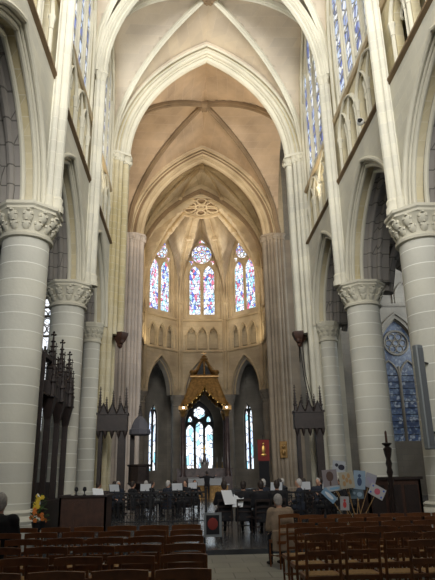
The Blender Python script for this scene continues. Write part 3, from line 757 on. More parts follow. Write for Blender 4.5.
# ambulatory shell and chapel with the axial window
FX = Frame((0, 79), (1, 0), (0, 1))
mb = MB(); panel(mb, FX, -5, 5, 0, 14, [(.05, 1.95, 2.4, 8.3, 3.2)], 0, .8, 12)
for s in (-1, 1):
    mb.box(min(s*3.4, s*3.9), max(s*3.4, s*3.9), 68, 79, 0, 14)
    Fs = Frame((s*12, 58), (-s*8.3, 10.2), (s*10.2, 8.3)); panel(mb, Fs, 0, 13.2, 0, 14, [(6.8, 1.2, 2.4, 8, 2.2), (10.6, .7, 2.4, 8, 1.6)], 0, .6, 8)
    mb.box(min(s*12, s*12.6), max(s*12, s*12.6), 44.6, 58.2, 0, 14)
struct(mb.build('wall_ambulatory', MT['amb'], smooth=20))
mb = MB(); mb.box(-13, 13, 44, 57, 13.7, 14.0); 
for s in (-1,1): mb.box(min(s*6.2,s*13), max(s*6.2,s*13), 44, 60, 13.65, 14)
mb2 = MB(); mb2.add([(-13,57,13.8),(-6.6,57.9,13.8),(-2.7,62.3,13.8),(2.7,62.3,13.8),(6.6,57.9,13.8),(13,57,13.8),(13,80,13.8),(-13,80,13.8)], [(0,1,2,3,4,5,6,7)])
for s in (-1, 1): mb2.box(min(s*6.6, s*13), max(s*6.6, s*13), 44, 57.9, 13.7, 13.9)
struct(mb2.build('ceiling_ambulatory', MT['dark'], smooth=0))
w = sempty(wname()); w['label'] = 'bright three-light axial chapel window seen under the canopy'
mb = MB(); zp = 8.3
for q in (-1, 0, 1):
    mb2 = MB(); fill(mb2, FX, arch2d(.05+q*1.27, .52, 7.6 if q else 8.0, .75, 6, 2.4), .4); mb2.build('lancet_pane', MT['g_axial'], w, 0)
for a in range(6):
    t = a*PI/3+PI/6; mb2 = MB(); fill(mb2, FX, [(.05+.46*math.cos(t)+.33*math.cos(b*PI/6), 9.95+.46*math.sin(t)+.33*math.sin(b*PI/6)) for b in range(12)], .40+a*.002); mb2.build('rose_petal_pane', MT['g_axial'], w, 0)
mb2 = MB(); fill(mb2, FX, [(.05+.3*math.cos(b*PI/5), 9.95+.3*math.sin(b*PI/5)) for b in range(10)], .395); mb2.build('rose_petal_pane', MT['g_axial'], w, 0)
for q in (-1, 1): mb2 = MB(); fill(mb2, FX, arch2d(.05+q*1.25, .25, 8.95, .5, 5, 8.75), .4); mb2.build('corner_pane', MT['g_axial'], w, 0)
ops = [(.05-1.27, .52, 2.4, 7.6, .75), (.05, .52, 2.4, 8.0, .75), (.05+1.27, .52, 2.4, 7.6, .75)]
mb = MB(); fill(mb, FX, arch2d(.05, 1.95, 8.3, 3.2, 10, 2.4), .5); mb.build('stone_web', MT['iron'], w, 0)
mb = MB()
for o in ops: arch_roll(mb, FX, o[0], .55, o[3], .8, .33, .07, leg=2.4, n=6)
ring(mb, FX, .05, 9.95, .9, .33, .08, 20); arch_roll(mb, FX, .05, 1.95, 8.3, 3.2, .2, .12, leg=2.4)
mb.build('tracery', MT['iron'], w)
for s in (-1, 1):
    Fs = Frame((s*12, 58), (-s*8.3, 10.2), (s*10.2, 8.3))
    for uc, hw, zp_, r in ((6.8, 1.2, 8, 2.2), (10.6, .7, 8, 1.6)):
        w = sempty(wname()); w['label'] = f'narrow bright ambulatory window {"left" if s<0 else "right"} of the altar canopy'
        mb = MB(); fill(mb, Fs, arch2d(uc, hw, zp_, r, 8, 2.4), .3); mb.build('glass', MT['g_axial'], w, 0)
        mb = MB(); mb.tube([Fs.p(uc, 2.4, .22), Fs.p(uc, 9.5, .22)], .14, 6)
        for k in (-.5, .5): arch_roll(mb, Fs, uc+k*hw, hw*.45, 8, 1, .22, .09, leg=2.4)
        mb.build('tracery', MT['iron'], w)
#PART2
# ================================================================== church chairs
ORD = ['nearest', 'second', 'third', 'fourth', 'fifth', 'sixth', 'seventh', 'eighth', 'ninth', 'tenth', 'eleventh', 'twelfth']
def make_chair(W1='chair', W2='straw'):
    c = thing('church_chair', 'wooden church chair', 'chair')
    # back towards -y (camera), seat towards +y
    mb = MB(); mb.cbox((0, .20, .445), (.385, .35, .035), bev=.012); mb.build('seat', MT[W2], c)
    mb = MB(); mb.cbox((0, .385, .43), (.42, .03, .05)); mb.cbox((0, .015, .43), (.38, .03, .05)); mb.cbox((-.205, .2, .43), (.03, .36, .05)); mb.cbox((.205, .2, .43), (.03, .36, .05)); mb.build('seat_frame', MT[W1], c, 0)
    for sx in (-1, 1):
        mb = MB(); mb.tube([(sx*.195, .0, 0), (sx*.195, .01, .45), (sx*.195, -.03, .88)], [.016, .019, .016], 6); mb.build('leg', MT[W1], c)
        mb = MB(); mb.tube([(sx*.20, .38, 0), (sx*.20, .38, .45)], [.014, .018], 6); mb.build('leg', MT[W1], c)
    mb = MB(); P = [(-.21+.42*i/8, .872+.010*math.sin(PI*i/8)) for i in range(9)]
    mb.sweep([(x, -.03, z) for x, z in P], lambda i: (Vector((0, 1, 0)), Vector((0, 0, 1))), [(-.013, -.040), (.013, -.040), (.013, .025), (-.013, .025)]); mb.build('top_rail', MT[W1], c, 30)
    mb = MB(); mb.cbox((0, -.012, .70), (.38, .018, .055), bev=.006); mb.build('back_rail', MT[W1], c)
    mb = MB(); mb.cbox((0, .0, .57), (.38, .016, .035), bev=.005); mb.build('back_rail', MT[W1], c)
    for z, y in ((.18, .38), (.22, .0)):
        mb = MB(); mb.tube([(-.2, y, z), (.2, y, z)], .010, 5); mb.build('stretcher', MT[W1], c)
    for sx in (-1, 1): mb = MB(); mb.tube([(sx*.198, 0, .2), (sx*.198, .38, .2)], .010, 5); mb.build('stretcher', MT[W1], c)
    return c
chair0 = make_chair(); used = [False]; dark0 = None
def put_chair(x, y, label, group, rz=0.0, z=0.0):
    global dark0
    if 'musician' in group or 'singer' in group:
        if dark0 is None: c = dark0 = make_chair('wood', 'wood')
        else: c = copy_tree(dark0)
    else: c = chair0 if not used[0] else copy_tree(chair0); used[0] = True
    c.location = (x, y, z); c.rotation_euler.z = rz + random.uniform(-.025, .025)
    c['label'] = label; c['group'] = group
    return c
for r in range(6):
    y = 4.80+.86*r
    for k in range(8 if r > 2 else 7):
        x = -1.39-.47*k + random.uniform(-.006, .006)
        put_chair(x, y+random.uniform(-.02, .02), f'wooden chair left of the aisle, {ORD[r]} row from the camera, {"first" if k == 0 else ORD[k]} chair from the aisle', 'wooden chairs in rows left of the aisle')
for r in range(6):
    y = 6.35+.86*r
    for k in range(11):
        if (r == 0 and k < 2) or (r >= 4 and k < 1): continue
        x = .17+.03*r+.47*k + random.uniform(-.006, .006)
        if x > -1.35+.43*(.951*y)+.3: continue
        put_chair(x, y+random.uniform(-.02, .02), f'wooden chair right of the aisle, {ORD[r]} row from the camera, {"first" if k == 0 else ORD[k]} chair from the aisle', 'wooden chairs in rows right of the aisle')

# ================================================================== people
def human(label, loc, rz, top_m, leg_m, hair_m, pose='sit', voxel=.022, arms=None, coat=0.0, bald=False, lean=0.0, scale=1.0, group=None, hold=None):
    p = thing('person', label, 'person', loc, rz, group)
    mb = MB(); hz = .53 if pose == 'sit' else .92
    L = lean
    T = lambda x, y, h: (x, y+h*math.sin(L), hz+h*math.cos(L))      # torso points above the hips
    # torso: elliptical rings blended by the remesh
    for h0, h1, r0, r1 in ((.0, .16, .155, .14), (.16, .34, .14, .165), (.34, .50, .165, .15), (.50, .58, .15, .075)):
        mb.tube([T(0, 0, h0), T(0, 0, h1)], [r0+coat, r1+coat], 14, ell=(1.18, .72))
    mb.tube([T(0, .0, .54), T(0, .015, .66)], [.062, .055], 10)
    hc = V3(T(0, .03, .74))
    mb.ball(hc, .1, 16, sq=(.78, .95, 1.18)); mb.ball(hc+Vector((0, .03, -.06)), .07, 12, sq=(.85, 1, .9))        # skull, jaw
    mb.tube([hc+Vector((0, .09, .03)), hc+Vector((0, .122, -.018)), hc+Vector((0, .10, -.03))], [.010, .018, .012], 8)      # nose
    mb.ball(hc+Vector((0, .098, -.062)), .017, 8, sq=(1.6, .6, .7))                                             # lips
    for sx in (-1, 1):
        mb.ball(hc+Vector((sx*.080, 0, -.01)), .026, 8, sq=(.4, .8, 1.2)); mb.ball(hc+Vector((sx*.030, .088, .025)), .014, 8)   # ear, eye
    sh = [V3(T(sx*.185, 0, .50)) for sx in (-1, 1)]
    A = arms or 'lap'; hands = []
    for i, sx in enumerate((-1, 1)):
        S0 = sh[i]
        if A == 'lap': E = S0+Vector((sx*.06, .05, -.28)); Wr = E+Vector((-sx*.08, .22, -.04))
        elif A == 'read': E = S0+Vector((sx*.06, .12, -.24)); Wr = E+Vector((-sx*.09, .20, .12))
        elif A == 'raised': E = S0+Vector((sx*.24, .08, -.06)); Wr = E+Vector((sx*.14, .18, .12))
        else: E = S0+Vector((sx*.06, 0, -.29)); Wr = E+Vector((0, .05, -.25))
        mb.ball(S0, .075+coat*.6, 10); mb.tube([S0, E], [.062+coat*.6, .048+coat*.5], 10); mb.ball(E, .047+coat*.5, 8); mb.tube([E, Wr], [.046+coat*.5, .032+coat*.3], 10)
        d = (Wr-E).normalized(); side = Vector((-sx, 0, 0)); side = (side-d*side.dot(d)).normalized(); up = d.cross(side)
        pl = Wr+d*.055; mb.tube([Wr-d*.01, Wr+d*.09], [.028, .040], 8, ell=(1.0, .5)); hands.append(pl)
        for f, (o, ln) in enumerate(((-.030, .070), (-.010, .082), (.010, .078), (.030, .062))):
            b = Wr+d*.085+side*o; m1 = b+d*ln*.55-Vector((0, 0, .008)); mb.tube([b, m1, m1+d*ln*.35-Vector((0, 0, .026))], [.0105, .0095, .008], 6)
        b = Wr+d*.03+side*.028; mb.tube([b, b+side*.028+d*.03, b+side*.03+d*.06], [.013, .011, .009], 6)
    for sx in (-1, 1):
        H = Vector((sx*.095, 0, hz))
        if pose == 'sit': K = Vector((sx*.12, .43, hz+.02)); An = Vector((sx*.12, .42, .09))
        elif pose == 'kneel': K = Vector((sx*.11, .34, .30)); An = Vector((sx*.11, .10, .09))
        else: K = Vector((sx*.10, .02, .49)); An = Vector((sx*.11, -.02, .09))
        mb.ball(H, .095+coat*.5, 10); mb.tube([H, K], [.092+coat*.6, .062], 12); mb.ball(K, .060, 10); mb.tube([K, (K+An)/2+Vector((0, -.015, 0)), An], [.058, .056, .040], 10)
        mb.tube([An+Vector((0, -.04, -.045)), An+Vector((0, .06, -.048)), An+Vector((0, .17, -.060))], [.040, .042, .028], 8)
        mb.ball(An, .042, 8)
    if coat and pose != 'stand': mb.tube([(0, -.03, hz+.15), (0, -.06, hz-.22)], [.17+coat, .19+coat], 12, ell=(1.15, .75))
    if coat and pose == 'stand': mb.tube([(0, 0, 1.0), (0, 0, .45)], [.16+coat, .22+coat], 12, ell=(1.1, .8))
    me = bpy.data.meshes.new('t'); me.from_pydata(mb.v, [], mb.f); me.update()
    bm = bmesh.new(); bm.from_mesh(me); bmesh.ops.recalc_face_normals(bm, faces=bm.faces); bm.to_mesh(me); bm.free()
    t = bpy.data.objects.new('t', me); COL.objects.link(t)
    md_ = t.modifiers.new('r', 'REMESH'); md_.mode = 'VOXEL'; md_.voxel_size = voxel; md_.use_smooth_shade = True
    sm = t.modifiers.new('s', 'SMOOTH'); sm.iterations = 2; sm.factor = .5
    dg = bpy.context.evaluated_depsgraph_get(); res = bpy.data.meshes.new_from_object(t.evaluated_get(dg))
    bpy.data.objects.remove(t); res.name = 'body'
    res.materials.clear()
    for q in (MT['skin'], top_m, leg_m, MT['iron']): res.materials.append(q)
    neck = V3(T(0, 0, .60)).z
    wr = hands
    for f in res.polygons:
        c = f.center
        if c.z > neck and abs(c.x) < .15 and (c-hc).length < .24: k = 0
        elif min((c-h).length for h in wr) < .085+.03: k = 0 if min((c-h).length for h in wr) < .10 else 1
        elif c.z < .11: k = 3
        elif c.z > (hz-.02 if pose == 'stand' else hz+.09) or (coat and c.z > hz-.35 and c.y < .2): k = 1
        else: k = 2
        f.material_index = k; f.use_smooth = True
    o = bpy.data.objects.new('body', res); COL.objects.link(o); o.parent = p
    if hair_m:
        hb = MB(); hb.ball(hc+Vector((0, -.022, .022)), .107, 16, sq=(.84, .98, 1.12)); hb.ball(hc+Vector((0, -.06, -.03)), .085, 12, sq=(.9, .7, 1.0))
        hb.v = [(x, y, z) if not (y > hc.y+.045 and z < hc.z+.07) else (x, hc.y+.045, z) for x, y, z in hb.v]
        hb.build('hair', hair_m, p)
    p.scale = (scale,)*3
    return p
bk, nv, gh, dh = MT['black'], MT['navy'], MT['grey_hair'], MT['dark_hair']
# man in a beige coat on the first chair of the right block
human('person in a beige coat with white hair, seated sideways at the aisle', (.38, 11.25, 0), math.radians(18), MT['coat'], nv, gh, 'sit', .014, 'lap', .07, lean=.28, scale=.90)
put_chair(.44, 11.06, 'wooden chair on which the person in the beige coat sits', 'wooden chairs in rows right of the aisle', math.radians(18))
human('person in a dark coat with grey hair seated at the left edge of the picture', (-3.93, 8.47, 0), .05, bk, bk, gh, 'sit', .016, 'lap', .05, lean=.05, scale=1.0)
# conductor
human('standing person in black with both arms raised, in front of the altar', (-.10, 42.0, .07), 0, bk, bk, dh, 'stand', .022, 'raised', scale=1.08)
# seated singers in black nearest the aisle
sing = [(-.35, 17.3, 'seated person in black holding white sheets, left of the group', 'read'), (.18, 17.1, 'seated person in black with dark hair beside the white sheets', 'read'),
        (.62, 16.6, 'person in black sitting nearest the aisle centre, arm lowered', 'lap'), (1.12, 17.0, 'seated person in black just left of the beige coat', 'lap')]
protos = {}
for x, y, lab, a in sing:
    if a not in protos:
        p = protos[a] = human(lab, (x, y, .07), .2, bk, bk, dh, 'sit', .02, a, .03, scale=.99)
    else:
        p = copy_tree(protos[a]); p.location = (x, y, .07); p['label'] = lab; p.rotation_euler.z = -.25
    put_chair(x, y-.2, 'wooden chair under the ' + lab.replace('seated ', '').split(',')[0], 'chairs of the singers in black', p.rotation_euler.z, .07)
def sheet(x, y, z, rz, tilt, lab, w=.30, h=.36):
    o = MB(); o.cbox((0, 0, 0), (w, .006, h)); q = o.build('sheet_of_paper', MT['paper'], None, 0)
    q.location = (x, y, z); q.rotation_euler = (tilt, 0, rz); tag(q, lab, 'paper'); return q
sheet(-.26, 17.0, 1.02, .5, -.5, 'white sheet of music tilted in front of the singers in black', .34, .42)
sheet(.02, 17.0, .93, -.4, -.4, 'second white music sheet held low among the singers in black', .30, .36)
# orchestra and choir further back
crowd = []
random.seed(11)
for x, y in ((-5.0, 24.6), (-4.3, 25.4), (-3.6, 24.3), (-2.9, 25.2), (-2.2, 24.5), (-1.5, 25.6), (-4.7, 27.4), (-3.3, 27.6), (-2.0, 27.8), (-1.1, 27.3)): crowd.append((x, y, 'left'))
for x, y in ((1.3, 21.5), (2.0, 22.3), (2.8, 21.8), (3.5, 22.6), (4.2, 21.9), (1.7, 24.8), (2.6, 25.5), (3.4, 24.9), (4.3, 25.8), (2.2, 19.4), (3.1, 19.2), (4.0, 19.8)): crowd.append((x, y, 'right'))
pr = {}
def mus_label(x, y, sd, i):
    same = sorted([c for c in crowd if c[2] == sd], key=lambda c: abs(c[0]))
    return f'dark-clothed seated musician {sd} of the aisle, {("first",)[0] if same.index((x, y, sd)) == 0 else ORD[same.index((x, y, sd))]} from the centre'
for i, (x, y, sd) in enumerate(crowd):
    key = i % 3
    lab = mus_label(x, y, sd, i)
    grp = f'seated musicians {sd} of the centre aisle'
    rz = random.uniform(-.5, .5)+(PI if i % 4 == 1 else (-.9 if sd == 'left' else .9))
    if key not in pr: p = pr[key] = human(lab, (x, y, .07), rz, (bk, nv, bk)[key], bk, (dh, gh, dh)[key], 'sit', .024, ('read', 'lap', 'read')[key], .02, group=grp)
    else: p = copy_tree(pr[key])
    p.location = (x, y, .07); p.rotation_euler.z = rz; p['label'] = lab; p['group'] = grp
    d = Vector((math.sin(rz), -math.cos(rz), 0))*.2
    put_chair(x+d.x, y+d.y, 'chair under the ' + lab.replace('dark-clothed ', ''), f'chairs of the musicians {sd} of the aisle', rz, .07)
def music_stand():
    t = thing('music_stand', '', 'music stand')
    m = MB(); m.tube([(0, 0, 0), (0, 0, 1.08)], .012, 6)
    m.build('pole', MT['iron'], t)
    for a in range(3):
        m = MB(); m.tube([(0, 0, .18), (.26*math.cos(a*2.09), .26*math.sin(a*2.09), .01)], .010, 5); m.build('leg', MT['iron'], t)
    m = MB(); m.cbox((0, 0, 1.16), (.46, .012, .30), Matrix.Rotation(-.35, 3, 'X')); m.build('desk', MT['iron'], t, 0)
    m = MB(); m.cbox((0, .016, 1.165), (.40, .006, .27), Matrix.Rotation(-.35, 3, 'X')); m.cbox((0, -.014, 1.165), (.30, .004, .22), Matrix.Rotation(-.35, 3, 'X')); m.build('music_sheet', MT['paper'], t, 0)
    return t
ms = None
for i, (x, y, rz) in enumerate(((-4.2, 23.4, 2.8), (-3.0, 23.2, 3.3), (-1.8, 23.3, 3.0), (-1.2, 26.4, 3.4), (1.6, 20.4, 3.2), (2.6, 20.6, 2.9), (3.5, 21.0, 3.3), (4.3, 23.6, 3.0))):
    if ms is None: ms = t = music_stand()
    else: t = copy_tree(ms)
    t.location = (x, y, .07); t.rotation_euler.z = rz
    sd = 'left' if x < 0 else 'right'
    t['label'] = f'black music stand with white sheet {sd} of the aisle, ' + ['outermost front one', 'second from outside', 'third from outside', 'innermost one further back', 'nearest the aisle', 'second from the aisle', 'third from the aisle', 'outermost one further back'][i]; t['group'] = f'music stands on the {sd}'

# ================================================================== altar rails
def rail(x0, x1, y, label):
    t = thing('altar_rail', label, 'railing', ((x0+x1)/2, y, .07)); h = (x1-x0)/2
    m = MB(); m.cbox((0, 0, 1.02), (2*h, .09, .05)); m.build('top_rail', MT['iron'], t, 0)
    for z in (.12, .86): m = MB(); m.cbox((0, 0, z), (2*h, .035, .03)); m.build('cross_bar', MT['iron'], t, 0)
    n = int(2*h/.14)
    for i in range(n+1):
        x = -h+.03+(2*h-.06)*i/n; m = MB(); m.tube([(x, 0, .02), (x, 0, 1.0)], .012, 5)
        m.ball((x, 0, .5), .028, 6); m.lathe([(.012, .86), (.04, .92), (.012, .98)], (x, 0, 0), 6); m.build('baluster', MT['iron'], t)
        if i < n and i % 2 == 0:
            m = MB(); xx = x+(2*h-.06)/n/2; m.tube([(xx+.05*math.cos(a*PI/5), 0, .70+.07*math.sin(a*PI/5)) for a in range(10)], .010, 5, closed=True); m.build('scroll', MT['iron'], t); m = MB()
            m.tube([(xx+.05*math.cos(a*PI/5), 0, .28+.07*math.sin(a*PI/5)) for a in range(10)], .010, 5, closed=True); m.build('scroll', MT['iron'], t)
    for i in (-1, 0, 1):
        m = MB(); m.cbox((i*(h-.03), 0, .55), (.07, .07, 1.1)); m.ball((i*(h-.03), 0, 1.14), .05, 8); m.build('post', MT['iron'], t)
rail(-4.55, -.75, 20.6, 'black wrought iron altar rail left of the centre aisle')
rail(1.55, 5.0, 18.2, 'black wrought iron altar rail right of the centre aisle')

# ================================================================== carved oak pinnacles
def pinnacle(m, x, y, z0, z1, r=.09):
    h = z1-z0
    m.lathe([(r*1.3, z0), (r*1.3, z0+.05), (r, z0+.08), (r*.95, z0+h*.25), (r*1.35, z0+h*.27), (r*1.35, z0+h*.30), (r*.8, z0+h*.34), (r*.16, z1-.10), (r*.16, z1-.06)], (x, y, 0), 6)
    for k in range(5):
        z = z0+h*(.40+.10*k); rr = r*(.8-.62*(k*.1+.06)/.6)+.01
        for a in range(4): m.ball((x+rr*math.cos(a*PI/2), y+rr*math.sin(a*PI/2), z), r*.30, 5)
    m.ball((x, y, z1-.03), r*.38, 6); 
    for a in range(4): m.ball((x+r*.5*math.cos(a*PI/2), y+r*.5*math.sin(a*PI/2), z1-.11), r*.34, 5)
    m.tube([(x, y, z1-.05), (x, y, z1+.03)], [r*.2, .005], 5)
t = thing('choir_stall', 'tall dark oak stall canopy with crocketed pinnacles beside the left column', 'choir stall', (-5.85, 17.55, 0))
m = MB(); m.box(-.45, -.25, -.1, 4.4, 0, 1.5); m.box(-.45, .15, -.1, 4.4, 0, .95); m.build('base', MT['wood'], t, 0)
m = MB(); m.box(-.40, -.28, 0, 1.4, 1.5, 5.35); m.box(-.36, .12, 0, .08, 1.0, 5.3); m.box(-.44, .02, -.04, 1.44, 5.25, 5.38); m.box(-.44, .04, -.04, 1.54, 4.1, 4.16); m.build('back_panel', MT['wood'], t, 0)
for yy, zt in ((1.45, 6.3), (2.85, 6.35), (4.2, 6.2)):
    m = MB(); m.box(-.12, .06, yy-.07, yy+.07, .9, 3.4); m.add(*[[(-.12, yy-.07, 3.4), (.06, yy-.07, 3.4), (.06, yy+.07, 3.4), (-.12, yy+.07, 3.4), (-.22, yy-.22, 4.1), (.18, yy-.22, 4.1), (.18, yy+.22, 4.1), (-.22, yy+.22, 4.1), (-.20, yy-.18, 4.65), (.16, yy-.18, 4.65), (.16, yy+.18, 4.65), (-.20, yy+.18, 4.65)],
        [(0,1,5,4),(1,2,6,5),(2,3,7,6),(3,0,4,7),(4,5,9,8),(5,6,10,9),(6,7,11,10),(7,4,8,11),(8,9,10,11)]]); q = m.build('post', MT['wood'], t, 0)
    m = MB(); pinnacle(m, -.02, yy, 4.6, zt, .13); m.build('pinnacle', MT['wood'], q)
    for dx, dy, z1 in ((.14, -.24, 5.85), (-.18, .26, 5.75), (.12, .22, 5.5)): m = MB(); pinnacle(m, dx, yy+dy, 4.1, z1, .075); m.build('pinnacle', MT['wood'], q)
def stall(x, y, label, w=1.25):
    t = thing('choir_stall', label, 'choir stall', (x, y, .07)); h = w/2
    m = MB(); m.box(-h, h, -.35, .35, 0, .9); m.box(-h-.04, h+.04, -.39, .39, .9, .98); m.build('base', MT['wood'], t, 0)
    for sx, wd in ((-1, .16), (1, .34)):
        m = MB(); m.box(sx*(h-.0)-(wd if sx > 0 else 0), sx*h+(wd if sx < 0 else 0), -.2, .2, .95, 3.7); q = m.build('post', MT['wood'], t, 0)
    m = MB(); m.box(-h-.08, h+.08, -.3, .3, 3.65, 4.45)
    m.box(-h-.12, h+.12, -.34, .34, 4.4, 4.5)
    for k in range(5):
        u = -h+w*k/4; m.lathe([(.02, 3.3), (.09, 3.5), (.11, 3.66)], (u, -.2, 0), 6)
    m.build('canopy', MT['wood'], t, 0)
    for k in range(3):
        m = MB(); u = -h+w*(k+.5)/3; pts_ = [(u-.2, -.34, 4.45), (u, -.34, 4.95), (u+.2, -.34, 4.45)]; m.tube(pts_, .035, 5); m.add([(u-.2, -.3, 4.45), (u+.2, -.3, 4.45), (u, -.3, 4.95), (u-.2, -.26, 4.45), (u+.2, -.26, 4.45), (u, -.26, 4.95)], [(0,1,2),(3,5,4),(0,2,5,3),(1,4,5,2)]); m.build('gable', MT['wood'], t)
    for k, zt in enumerate((5.75, 5.25, 5.55, 5.3, 5.7)): m = MB(); pinnacle(m, -h+w*k/4, -.1, 4.4, zt, .085); m.build('pinnacle', MT['wood'], t)
stall(-4.98, 28.2, 'dark pinnacled oak stall canopy standing against the left near crossing pier')
stall(4.45, 28.2, 'dark pinnacled oak stall canopy standing against the right near crossing pier')
# pulpit
t = thing('pulpit', 'dark pulpit with a grey conical roof and finial beside the left stall', 'pulpit', (-4.05, 32.6, .07))
m = MB(); m.lathe([(.38, 0), (.38, .15), (.2, .25), (.17, .95)], n=8); m.build('pedestal', MT['wood'], t)
m = MB(); m.lathe([(.2, .95), (.55, 1.2), (.6, 1.25), (.56, 1.35), (.56, 2.1), (.63, 2.15), (.63, 2.22), (.5, 2.22)], n=8); m.build('body', MT['wood'], t, 20)
m = MB(); m.box(-.55, -.30, .3, .42, 2.1, 4.0); m.build('back_post', MT['wood'], t, 0)
m = MB(); m.lathe([(.50, 3.75), (.58, 3.8), (.58, 4.05), (.50, 4.1), (.44, 4.3), (.30, 4.6), (.10, 4.8), (.08, 4.85)], n=8); m.build('roof', MT['roof'], t, 20)
m = MB(); pinnacle(m, 0, 0, 4.75, 5.45, .10); m.build('finial', MT['wood'], t)
# enclosure in front of the left stall
t = thing('wooden_partition', 'plain dark oak partition box below the left stall', 'partition', (-4.53, 18.5, 0))
m = MB(); m.box(-.70, .70, 0, .06, 0, 1.05); m.box(-.70, -.64, 0, 1.3, 0, 1.05); m.box(.64, .70, 0, 1.3, 0, 1.05); m.build('panelling', MT['wood2'], t, 0)
m = MB(); m.box(-.75, .75, -.05, .12, 1.05, 1.11); m.box(-.75, -.61, .12, 1.35, 1.05, 1.11); m.box(.61, .75, .12, 1.35, 1.05, 1.11); m.build('ledge', MT['wood'], t, 0)
for k in range(3): m = MB(); m.box(-.60+.42*k, -.24+.42*k, -.015, .005, .15, .9); m.build('panel', MT['wood2'], t, 0)
m = MB(); m.cbox((0, 0, 0), (.34, .24, .012)); q = m.build('open_hymnal', MT['paper'], None, 0); q.location = (-4.10, 18.54, 1.20); q.rotation_euler = (.9, .1, .5); tag(q, 'white sheet leaning on the dark partition box at left', 'paper')
for k, x in enumerate((-4.75, -4.5)):
    q = MB(); q.lathe([(.05, 0), (.05, .02), (.015, .03), (.015, .10), (.06, .14), (.05, .22), (.02, .24)], n=10); q = q.build('desk_lamp', MT['iron'], None); q.location = (x, 18.54, 1.11); tag(q, 'small black lamp on the partition box, ' + ('left one' if k == 0 else 'right one beside the white sheet'), 'lamp')

# bouquet
t = thing('flower_arrangement', 'tall bouquet of yellow and orange flowers at the foot of the left column', 'flowers', (-4.98, 15.1, 0))
m = MB(); m.lathe([(.16, 0), (.16, .04), (.06, .08), (.05, .42), (.14, .46), (.17, .60), (.15, .62)], n=14); m.build('stand', MT['iron'], t)
m = MB(); random.seed(3)
for k in range(46):
    a = random.uniform(0, 6.28); z = random.uniform(.6, 1.2); r = .25*(1.25-z)+.04
    c = Vector((r*math.cos(a), r*math.sin(a), z)); R_ = Matrix.Rotation(a, 3, 'Z') @ Matrix.Rotation(random.uniform(-.9, .3), 3, 'Y'); m.ball(c, .07, 6, sq=(1.4, .45, .12), rot=R_)
m.build('leaves', MT['green'], t)
for k in range(20):
    a = random.uniform(3.6, 6.0) if k % 4 else random.uniform(0, 3.1); z = .62+.030*k; r = .22*(1.3-z)+.05; col = 'orange' if k < 10 else 'yellow'
    m = MB(); c = Vector((r*math.cos(a), r*math.sin(a), z)); m.ball(c, .034, 8, sq=(1, 1, .8))
    for b in range(6): m.ball(c+Vector((.034*math.cos(b*1.05), -.012, .034*math.sin(b*1.05))), .024, 6)
    q = m.build('flower', MT[col], t); q['label'] = f'{col} flower head'
m = MB(); m.tube([(0, -.05, 1.0), (-.02, -.08, 1.18), (-.05, -.1, 1.26)], [.03, .035, .006], 6); m.build('lily', MT['white'], t)

# right-hand pulpit box, candle stand, loudspeaker
t = thing('wooden_lectern_box', 'dark oak reading box in front of the right edge column', 'lectern', (3.80, 15.0, 0))
m = MB(); m.box(-.68, .68, 0, .06, 0, 1.42); m.box(-.68, -.62, 0, .9, 0, 1.42); m.box(.62, .68, 0, .9, 0, 1.42); m.build('panelling', MT['wood2'], t, 0)
m = MB(); m.box(-.73, .73, -.05, .14, 1.42, 1.49); m.box(-.73, -.58, 0, .95, 1.42, 1.49); m.box(.58, .73, 0, .95, 1.42, 1.49); m.build('ledge', MT['wood'], t, 0)
for k in range(3): m = MB(); m.box(-.60+.42*k, -.26+.42*k, -.02, .005, .2, 1.3); m.build('panel', MT['wood'], t, 0)
t = thing('candle_stand', 'dark twisted wooden candle stand before the oak reading box', 'candle stand', (3.48, 14.3, 0))
m = MB(); m.lathe([(.20, 0), (.20, .06), (.12, .12), (.06, .2)], n=12); m.build('base', MT['wood'], t)
m = MB(); m.lathe([(.05, .2), (.045, .5), (.09, .55), (.05, .62)]+[(.05+.025*(k % 2), .7+.1*k) for k in range(14)]+[(.10, 2.15), (.05, 2.2)], n=10, ripple=.15, rn=3); m.build('stem', MT['wood'], t)
m = MB(); m.lathe([(.05, 2.2), (.12, 2.26), (.12, 2.28), (.03, 2.29)], n=12); m.build('drip_pan', MT['wood'], t)
m = MB(); m.lathe([(.03, 2.29), (.028, 2.55), (.004, 2.58)], n=8); m.build('candle', MT['wood2'], t)
t = thing('tall_loudspeaker', 'long slim grey loudspeaker fixed to the right edge column', 'loudspeaker', (4.98, 15.35, 0))
R_ = Matrix.Rotation(math.radians(20), 3, 'Z')
m = MB(); m.cbox((0, 0, 3.55), (.24, .20, 2.8), R_, bev=.03); m.build('cabinet', MT['speaker'], t)
m = MB(); m.cbox(R_ @ Vector((0, -.105, 3.55)), (.17, .02, 2.6), R_); q = m.build('grille', MT['iron'], t, 0)
q.data.materials[0] = mat('speaker_grille', (.13, .14, .15), .6)
for z in (2.6, 4.5): m = MB(); m.tube([(.0, .05, z), (.42, .40, z)], .035, 6); m.build('bracket', MT['iron'], t, 0)
# spot lamp on the ledge, with its cable
t = thing('spot_lamp', 'small white lamp with dark lens on the right triforium ledge', 'lamp', (5.22, 18.6, 14.28))
m = MB(); m.ball((0, 0, .12), .15, 12); m.build('housing', MT['white'], t)
m = MB(); m.lathe([(.10, -.02), (.10, .02)], (-.05, -.13, .10), 12); m.ball((-.06, -.12, .10), .09, 10, sq=(1, .6, 1)); m.build('lens', MT['iron'], t)
m = MB(); m.tube([(.05, 0, .12), (.25, 0, .05)], .03, 6); m.build('arm', MT['iron'], t)
# cables below the right corbel
for k in (0, 1):
    m = MB(); m.tube([(4.80+.16*k, 31.0, 8.55), (4.72+.10*k, 30.0, 6.6), (4.62+.16*k, 28.12, 4.56)], .022, 5); o = m.build('hanging_cable', MT['iron'], None); tag(o, 'thin dark cable from the right corbel down to the stall, ' + ('left one' if k == 0 else 'right one'), 'cable')

